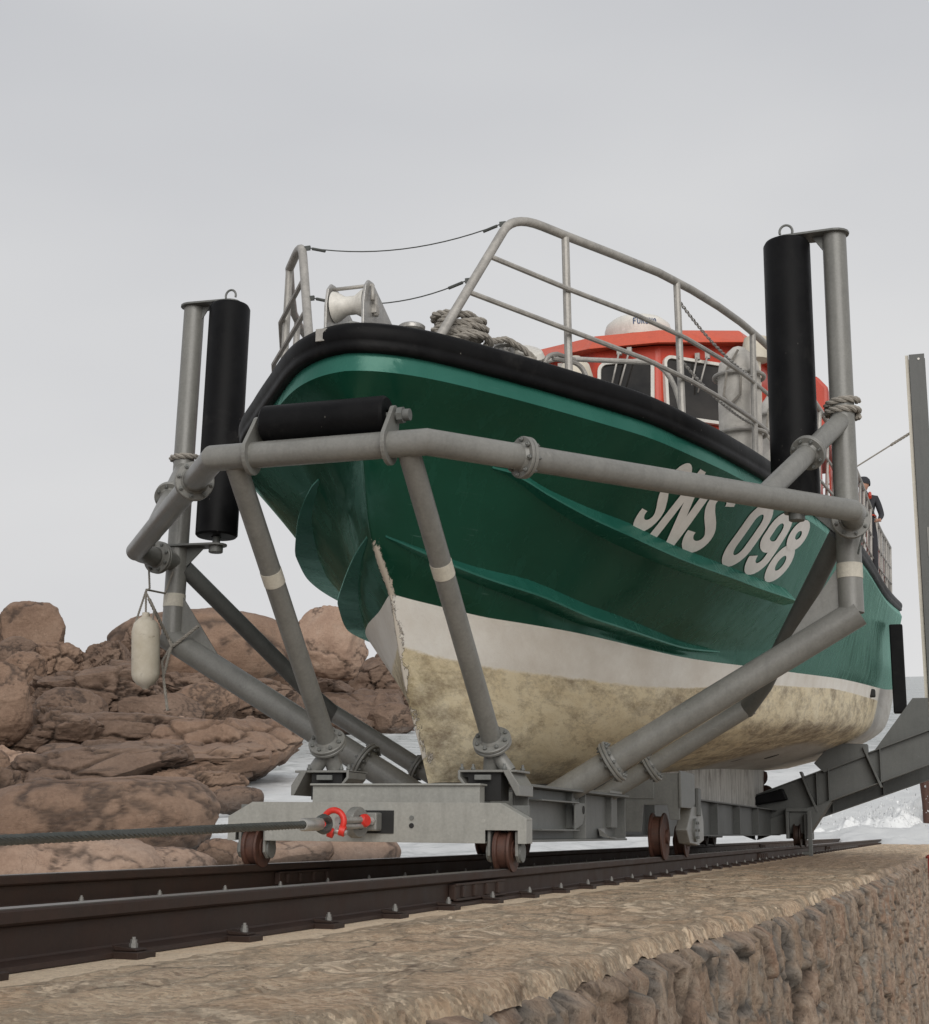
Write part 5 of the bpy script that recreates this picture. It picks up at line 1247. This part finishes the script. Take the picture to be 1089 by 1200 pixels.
LUM = [(0, 3, 'big rounded boulder on the skyline at the far left'), (0, 0, 0)]
ROCKS = [
# x, y, z, width, height, style(0 round 1 slab 2 jagged), material, label
(-82.6,113.4,6.0,8.4,8.4,0,'rock','large rounded grey brown boulder on the skyline at the far left'),
(-74.7,100.6,3.99,4.6,4.4,0,'rock2','squat boulder just below the leftmost skyline boulder'),
(-68.6,92.7,2.86,3.6,4.0,0,'rock','upright rounded boulder wedged below the left skyline rocks'),
(-72.3,102.3,3.94,5.0,3.8,2,'rock','smooth sloping boulder right of the leftmost skyline boulder'),
(-70.1,103.8,3.4,3.6,3.0,2,'rock2','small broken rock between the two left skyline groups'),
(-68.1,105.0,3.97,4.8,4.0,2,'rock2','jagged pointed rock where the skyline dips at the left'),
(-52.6,67.2,0.8,4.2,5.2,0,'rock','smooth reddish boulder cut by the left edge of the picture'),
(-60.5,92.0,1.05,11.4,5.0,1,'rock2','broad low slab of rock below the hanging buoy'),
(-54.5,78.1,-0.03,5.4,3.4,0,'rock2','low dome of rock in front of the broad slab'),
(-70.7,126.6,5.6,19.5,8.6,0,'rock','huge smooth whaleback rock on the skyline behind the left post'),
(-73.2,119.4,5.8,4.6,4.6,2,'rock2','angular rock leaning on the left flank of the whaleback'),
(-68.3,139.0,4.3,7.0,6.2,0,'rock','rounded end of the skyline ridge, right of the whaleback'),
(-76.3,173.9,7.4,10.6,9.8,0,'rock3','big pale pink boulder perched behind the two left front legs'),
(-84.9,186.5,0.45,11.6,6.0,1,'rock2','dark ledges directly under the pale perched boulder'),
(-80.1,199.3,1.77,13,9.4,1,'rock2','stacked brown ledges between the bow and the perched boulder'),
(-77.3,178.9,-2.1,16,5.4,1,'rock2','low layered ledge above the water left of the stem'),
(-65.2,167.6,-2.95,6.4,4.4,0,'rock2','small brown rock at the water edge touching the stem'),
(-51.3,91.6,0.32,5.4,3.2,0,'rock','rounded brown rock between the buoy line and the lower tube'),
(-57.2,99.8,1.35,6.6,3.6,1,'rock2','flat ledge directly behind the foot of the left post'),
(-53.9,104.9,0.05,8.4,4.2,1,'rock2','ledge sloping to the inlet behind the lower left tube'),
(-51.5,71.7,-1.37,8.4,3.2,1,'rock2','long thin ledge at mid height on the left edge'),
(-49.5,77.7,-2.03,12.6,3.2,1,'rock2','wide layered ledge below the buoy'),
(-41.7,76.3,-2.79,10.6,4.2,1,'rock','rocky point reaching into the inlet left of the left front leg'),
(-40.4,66.8,-2.97,11.6,3.0,1,'rock','long striped ledge just above the big foreground boulder'),
(-39.3,55.8,-2.74,11,2.8,1,'rock2','dark cracked ledge behind the left half of the big boulder'),
(-33.6,57.0,-3.75,5.6,2.2,1,'rock','low ledge at the water right of the big boulder'),
(-63.4,124.8,-3.55,4.2,2.8,2,'rock3','pale broken stone standing in the inlet'),
(-25.1,34.3,-3.35,9.2,3.7,0,'rock','huge smooth brown boulder right behind the haulage wire'),
(-24.6,39.4,-3.6,3.4,2.6,0,'rock','rounded shoulder of rock at the right end of the huge boulder'),
(-29.7,54.4,-4.09,2.6,1.4,0,'rock2','small flat stone at the water beside the wheel beam'),
(-21.2,27.0,-3.75,6.2,1.9,0,'rock3','long low smooth rock just above the rail at the left'),
(-20.2,29.9,-4.1,4.2,1.3,0,'rock3','flat rock between the huge boulder and the rail'),
(-19.2,32.8,-4.05,1.6,1.0,0,'rock','little rounded stone under the left end of the wheel beam'),
(-17.0,32.8,-4.0,3.1,1.3,0,'rock3','smooth pink rock under the left wheel of the beam'),
(-15.6,34.5,-4.11,3.6,1.3,0,'rock3','flat pink rock under the middle of the wheel beam'),
(-69.3,110.2,3.2,5.4,3.0,2,'rock2','broken rock at the foot of the skyline gap'),
(-54.2,72.3,-1.01,4.6,2.6,0,'rock','rounded stone on the left edge below the reddish boulder'),
(-32.3,38.8,-3.4,3.4,3.6,2,'rock2','knobbly dark rock at the left end of the huge boulder'),
(-52.8,87.4,-0.12,6.2,2.8,0,'rock2','hummock of rock right under the buoy'),
(-71.7,165.0,-3.3,11.4,3.2,1,'rock2','low shelf across the head of the inlet'),
]
def make_rock(i, x, y, z, w, h, style, mat, label):
    rng = random.Random(100 + i); bm = bmesh.new(); bmesh.ops.create_icosphere(bm, subdivisions=6 if i < 60 else 5, radius=1)
    off = Vector((rng.uniform(-50, 50), rng.uniform(-50, 50), rng.uniform(-50, 50)))
    depth = w * rng.uniform(.55, .8) * (1.1 if style == 1 else .9); sx, sy, sz = w / 2 * 1.0, depth / 2, h / 2 * 1.02
    pw = {0: 2.3, 1: 3.4, 2: 2.8}[style]; cav = []
    pl = [(Vector((rng.gauss(0, 1), rng.gauss(0, 1), rng.gauss(0, .6))).normalized(), rng.uniform(.66, .93)) for _ in range({0: 5, 1: 10, 2: 14}[style])]
    jx = {0: 1.1, 1: 3.0, 2: 2.2}[style] / w; jz = {0: .9, 1: 3.2, 2: 2.0}[style] / h      # jointing: blocks per width / height
    dep = {0: .028, 1: .17, 2: .15}[style] * min(w, h * 1.6) * .5
    tip = rng.uniform(-.25, .25)
    for v in bm.verts:
        p = v.co.normalized(); k = (abs(p.x) ** pw + abs(p.y) ** pw + abs(p.z) ** pw) ** (-1 / pw); q = p * k
        for nrm, dd in pl:                      # flat faces knocked off the block
            e = q.dot(nrm) - dd
            if e > 0: q = q - nrm * e * (.9 if style == 0 else .99)
        s = Vector((q.x * sx, q.y * sy, q.z * sz)); sc = 1.6 / max(w, 2)
        n1 = mnoise.fractal(s * sc + off, .9, 2.1, 4); n2 = mnoise.fractal(s * sc * 3.5 + off, .8, 2.2, 5); n3 = mnoise.fractal(s * sc * 14 + off, .8, 2.2, 3)
        wv = Vector((n1, n2, n1 - n2)) * .35
        vp = Vector((s.x * jx + tip * s.z * jz, s.y * jx, s.z * jz + tip * s.x * jx)) + off + wv
        ds, pts = mnoise.voronoi(vp)
        gap = ds[1] - ds[0]; cell = mnoise.cell(pts[0] * 7.3 + off)
        crack = max(0, 1 - gap / .13) ** 1.5
        push = (cell * .5 - crack) * dep
        r = 1 + n1 * (.11 if style == 0 else .09) + n2 * (.016 if style == 0 else .05)
        s = Vector((s.x * r, s.y * r, s.z * r)) + Vector((p.x, p.y, p.z * .8)).normalized() * (push + (n3 * .012 + n2 * .02) * min(w, h) * (.4 if style == 0 else 1))
        if style == 1: st = .13 * h; s.x *= 1 + .07 * mnoise.noise(Vector((0, 0, s.z * 4 / h)) + off)
        v.co = s; cav.append(min(1, crack * .8))
    for f in bm.faces: f.smooth = True
    me = bpy.data.meshes.new('boulder'); bm.to_mesh(me); bm.free()
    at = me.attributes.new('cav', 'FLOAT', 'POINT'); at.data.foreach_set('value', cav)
    at = me.attributes.new('wet', 'FLOAT', 'POINT'); at.data.foreach_set('value', [max(0, min(1, (SEA + 1.1 - (z + v.co.z)) / .6)) for v in me.vertices])
    me.materials.append(M[mat]); o = bpy.data.objects.new('boulder' if style != 1 else 'rock_ledge', me); COL.objects.link(o)
    ang = math.atan2(-(x - CW.x), y - CW.y); o.location = (x, y, z); o.rotation_euler = (rng.uniform(-.06, .06), rng.uniform(-.12, .12), ang + rng.uniform(-.2, .2))
    o['label'] = label; o['category'] = 'rock'; o['group'] = 'rocks along the shore'
for i, r in enumerate(ROCKS): make_rock(i, *r)
# smaller broken blocks caught between the ledges
rr = random.Random(77)
for k in range(54):
    D = rr.uniform(56, 150); lim_ = float(np.interp(D, [50, 76, 98, 130, 150], [-33, -31, -28.6, -27.8, -27.5])); a = math.radians(rr.uniform(-37, lim_))
    zb = float(np.interp(D, [50, 75, 98, 120, 150], [-4.1, -3.7, -2.5, -.8, 1.8])); w_ = rr.uniform(1.4, 3.6) * D / 90
    make_rock(60 + k, CW.x + D * math.sin(a), CW.y + D * math.cos(a), zb + rr.uniform(.1, .7), w_, w_ * rr.uniform(.35, .65), rr.choice((1, 2, 2, 0)), rr.choice(('rock', 'rock2', 'rock3', 'rock2')), 'small broken block lying among the shore ledges on the left')

# breaking wave at the foot of the slipway
bm = bmesh.new(); rng = random.Random(5)
nx, ny = 220, 50; grid = []
for i in range(nx):
    row = []
    for j in range(ny):
        u = i / (nx - 1); v = j / (ny - 1); x = -3 + 15 * u; y = 47.2 + 3.2 * v
        env = math.sin(PI * u) ** .6 * math.sin(PI * v) ** .8
        q = Vector((x * .55, y * .8, 3)); hgt = (.5 + mnoise.fractal(q, .8, 2.1, 5) * .9 + .5 * math.exp(-((x - 2.5) / 2.2) ** 2)) * env
        row.append(bm.verts.new((x + mnoise.noise(q * 3) * .2, y, SEA - .25 + max(0, hgt) * 1.15 + mnoise.fractal(q * 6, .7, 2.1, 3) * .08)))
    grid.append(row)
for i in range(nx - 1):
    for j in range(ny - 1): bm.faces.new((grid[i][j], grid[i + 1][j], grid[i + 1][j + 1], grid[i][j + 1]))
for i in range(1500):
    a = rng.gauss(0, 1); x = 2.6 + a * 2.3; r = rng.uniform(.012, .05); y = 48.8 + rng.gauss(0, .9)
    c = Vector((x, y, SEA + .3 + abs(rng.gauss(0, .55)) * math.exp(-a * a * .3)))
    vs = [bm.verts.new(c + Vector((rng.uniform(-r, r), rng.uniform(-r, r), rng.uniform(-r, r) * 1.6))) for _ in range(4)]
    for f in ((0, 1, 2), (0, 2, 3), (0, 1, 3), (1, 2, 3)): bm.faces.new([vs[k] for k in f])
for f in bm.faces: f.smooth = True
me = bpy.data.meshes.new('breaking_wave'); bm.to_mesh(me); bm.free()
m = NM('white foam'); m.base((.72, .73, .73)).rough(.9); m.bump(m.noise(6, 6), .5, .1); me.materials.append(m.m)
o = bpy.data.objects.new('breaking_wave', me); COL.objects.link(o); o['kind'] = 'stuff'; o['label'] = 'white surf breaking at the foot of the slipway'; o['category'] = 'surf'
# old timber stake standing in the water behind the outrigger
mb = MB(); mb.tube([(2.28, 48.3, -6.5), (2.30, 48.3, -3.6), (2.27, 48.3, -2.2)], .2, 12, radii=[.13, .15, .2])
single('mooring_stake', mb, M['rust'], 'dark brown stake standing in the sea behind the right outrigger', 'post', (2.28, 48.3, -4.7), tilt=False)

# ------------------------------------------------------------------ light: overcast sky
w = bpy.data.worlds.new('World'); scene.world = w; w.use_nodes = True; nt = w.node_tree; nt.nodes.clear()
sky = nt.nodes.new('ShaderNodeTexSky'); sky.sky_type = 'NISHITA'; sky.sun_disc = False; sky.sun_elevation = math.radians(30); sky.sun_rotation = math.radians(150); sky.dust_density = 6
hs = nt.nodes.new('ShaderNodeHueSaturation'); hs.inputs['Saturation'].default_value = .06; hs.inputs['Value'].default_value = .10
nt.links.new(sky.outputs[0], hs.inputs['Color'])
tc = nt.nodes.new('ShaderNodeTexCoord'); mp = nt.nodes.new('ShaderNodeMapping'); mp.inputs['Scale'].default_value = (1, 1, 2.6); nt.links.new(tc.outputs['Generated'], mp.inputs[0])
nz = nt.nodes.new('ShaderNodeTexNoise'); nz.inputs['Scale'].default_value = 1.6; nz.inputs['Detail'].default_value = 4; nz.inputs['Roughness'].default_value = .45; nt.links.new(mp.outputs[0], nz.inputs['Vector'])
rp = nt.nodes.new('ShaderNodeValToRGB'); rp.color_ramp.elements[0].position = .3; rp.color_ramp.elements[0].color = (.555, .565, .592, 1); rp.color_ramp.elements[1].position = .7; rp.color_ramp.elements[1].color = (.675, .68, .69, 1)
nt.links.new(nz.outputs['Fac'], rp.inputs[0])
sx = nt.nodes.new('ShaderNodeSeparateXYZ'); nt.links.new(tc.outputs['Generated'], sx.inputs[0])
gr = nt.nodes.new('ShaderNodeValToRGB'); e = gr.color_ramp.elements; e[0].position = 0.0; e[0].color = (1.22, 1.205, 1.18, 1); e[1].position = .42; e[1].color = (.95, .955, .968, 1); nt.links.new(sx.outputs[2], gr.inputs[0])
mg = nt.nodes.new('ShaderNodeMix'); mg.data_type = 'RGBA'; mg.blend_type = 'MULTIPLY'; mg.inputs[0].default_value = 1; nt.links.new(rp.outputs[0], mg.inputs[6]); nt.links.new(gr.outputs[0], mg.inputs[7])
mx = nt.nodes.new('ShaderNodeMix'); mx.data_type = 'RGBA'; mx.inputs[0].default_value = .06; nt.links.new(mg.outputs[2], mx.inputs[6]); nt.links.new(hs.outputs[0], mx.inputs[7])
bg = nt.nodes.new('ShaderNodeBackground'); nt.links.new(mx.outputs[2], bg.inputs[0]); bg.inputs[1].default_value = 1.0
out = nt.nodes.new('ShaderNodeOutputWorld'); nt.links.new(bg.outputs[0], out.inputs[0])
sl = bpy.data.lights.new('sun', 'SUN'); sl.energy = 2.1; sl.angle = math.radians(48); sl.color = (1, .965, .91); so = bpy.data.objects.new('sun', sl); COL.objects.link(so)
so.rotation_euler = Vector((.38, -.80, .52)).to_track_quat('Z', 'Y').to_euler()
scene.view_settings.view_transform = 'Standard'; scene.view_settings.look = 'None'; scene.view_settings.exposure = 0
scene.cycles.use_denoising = True
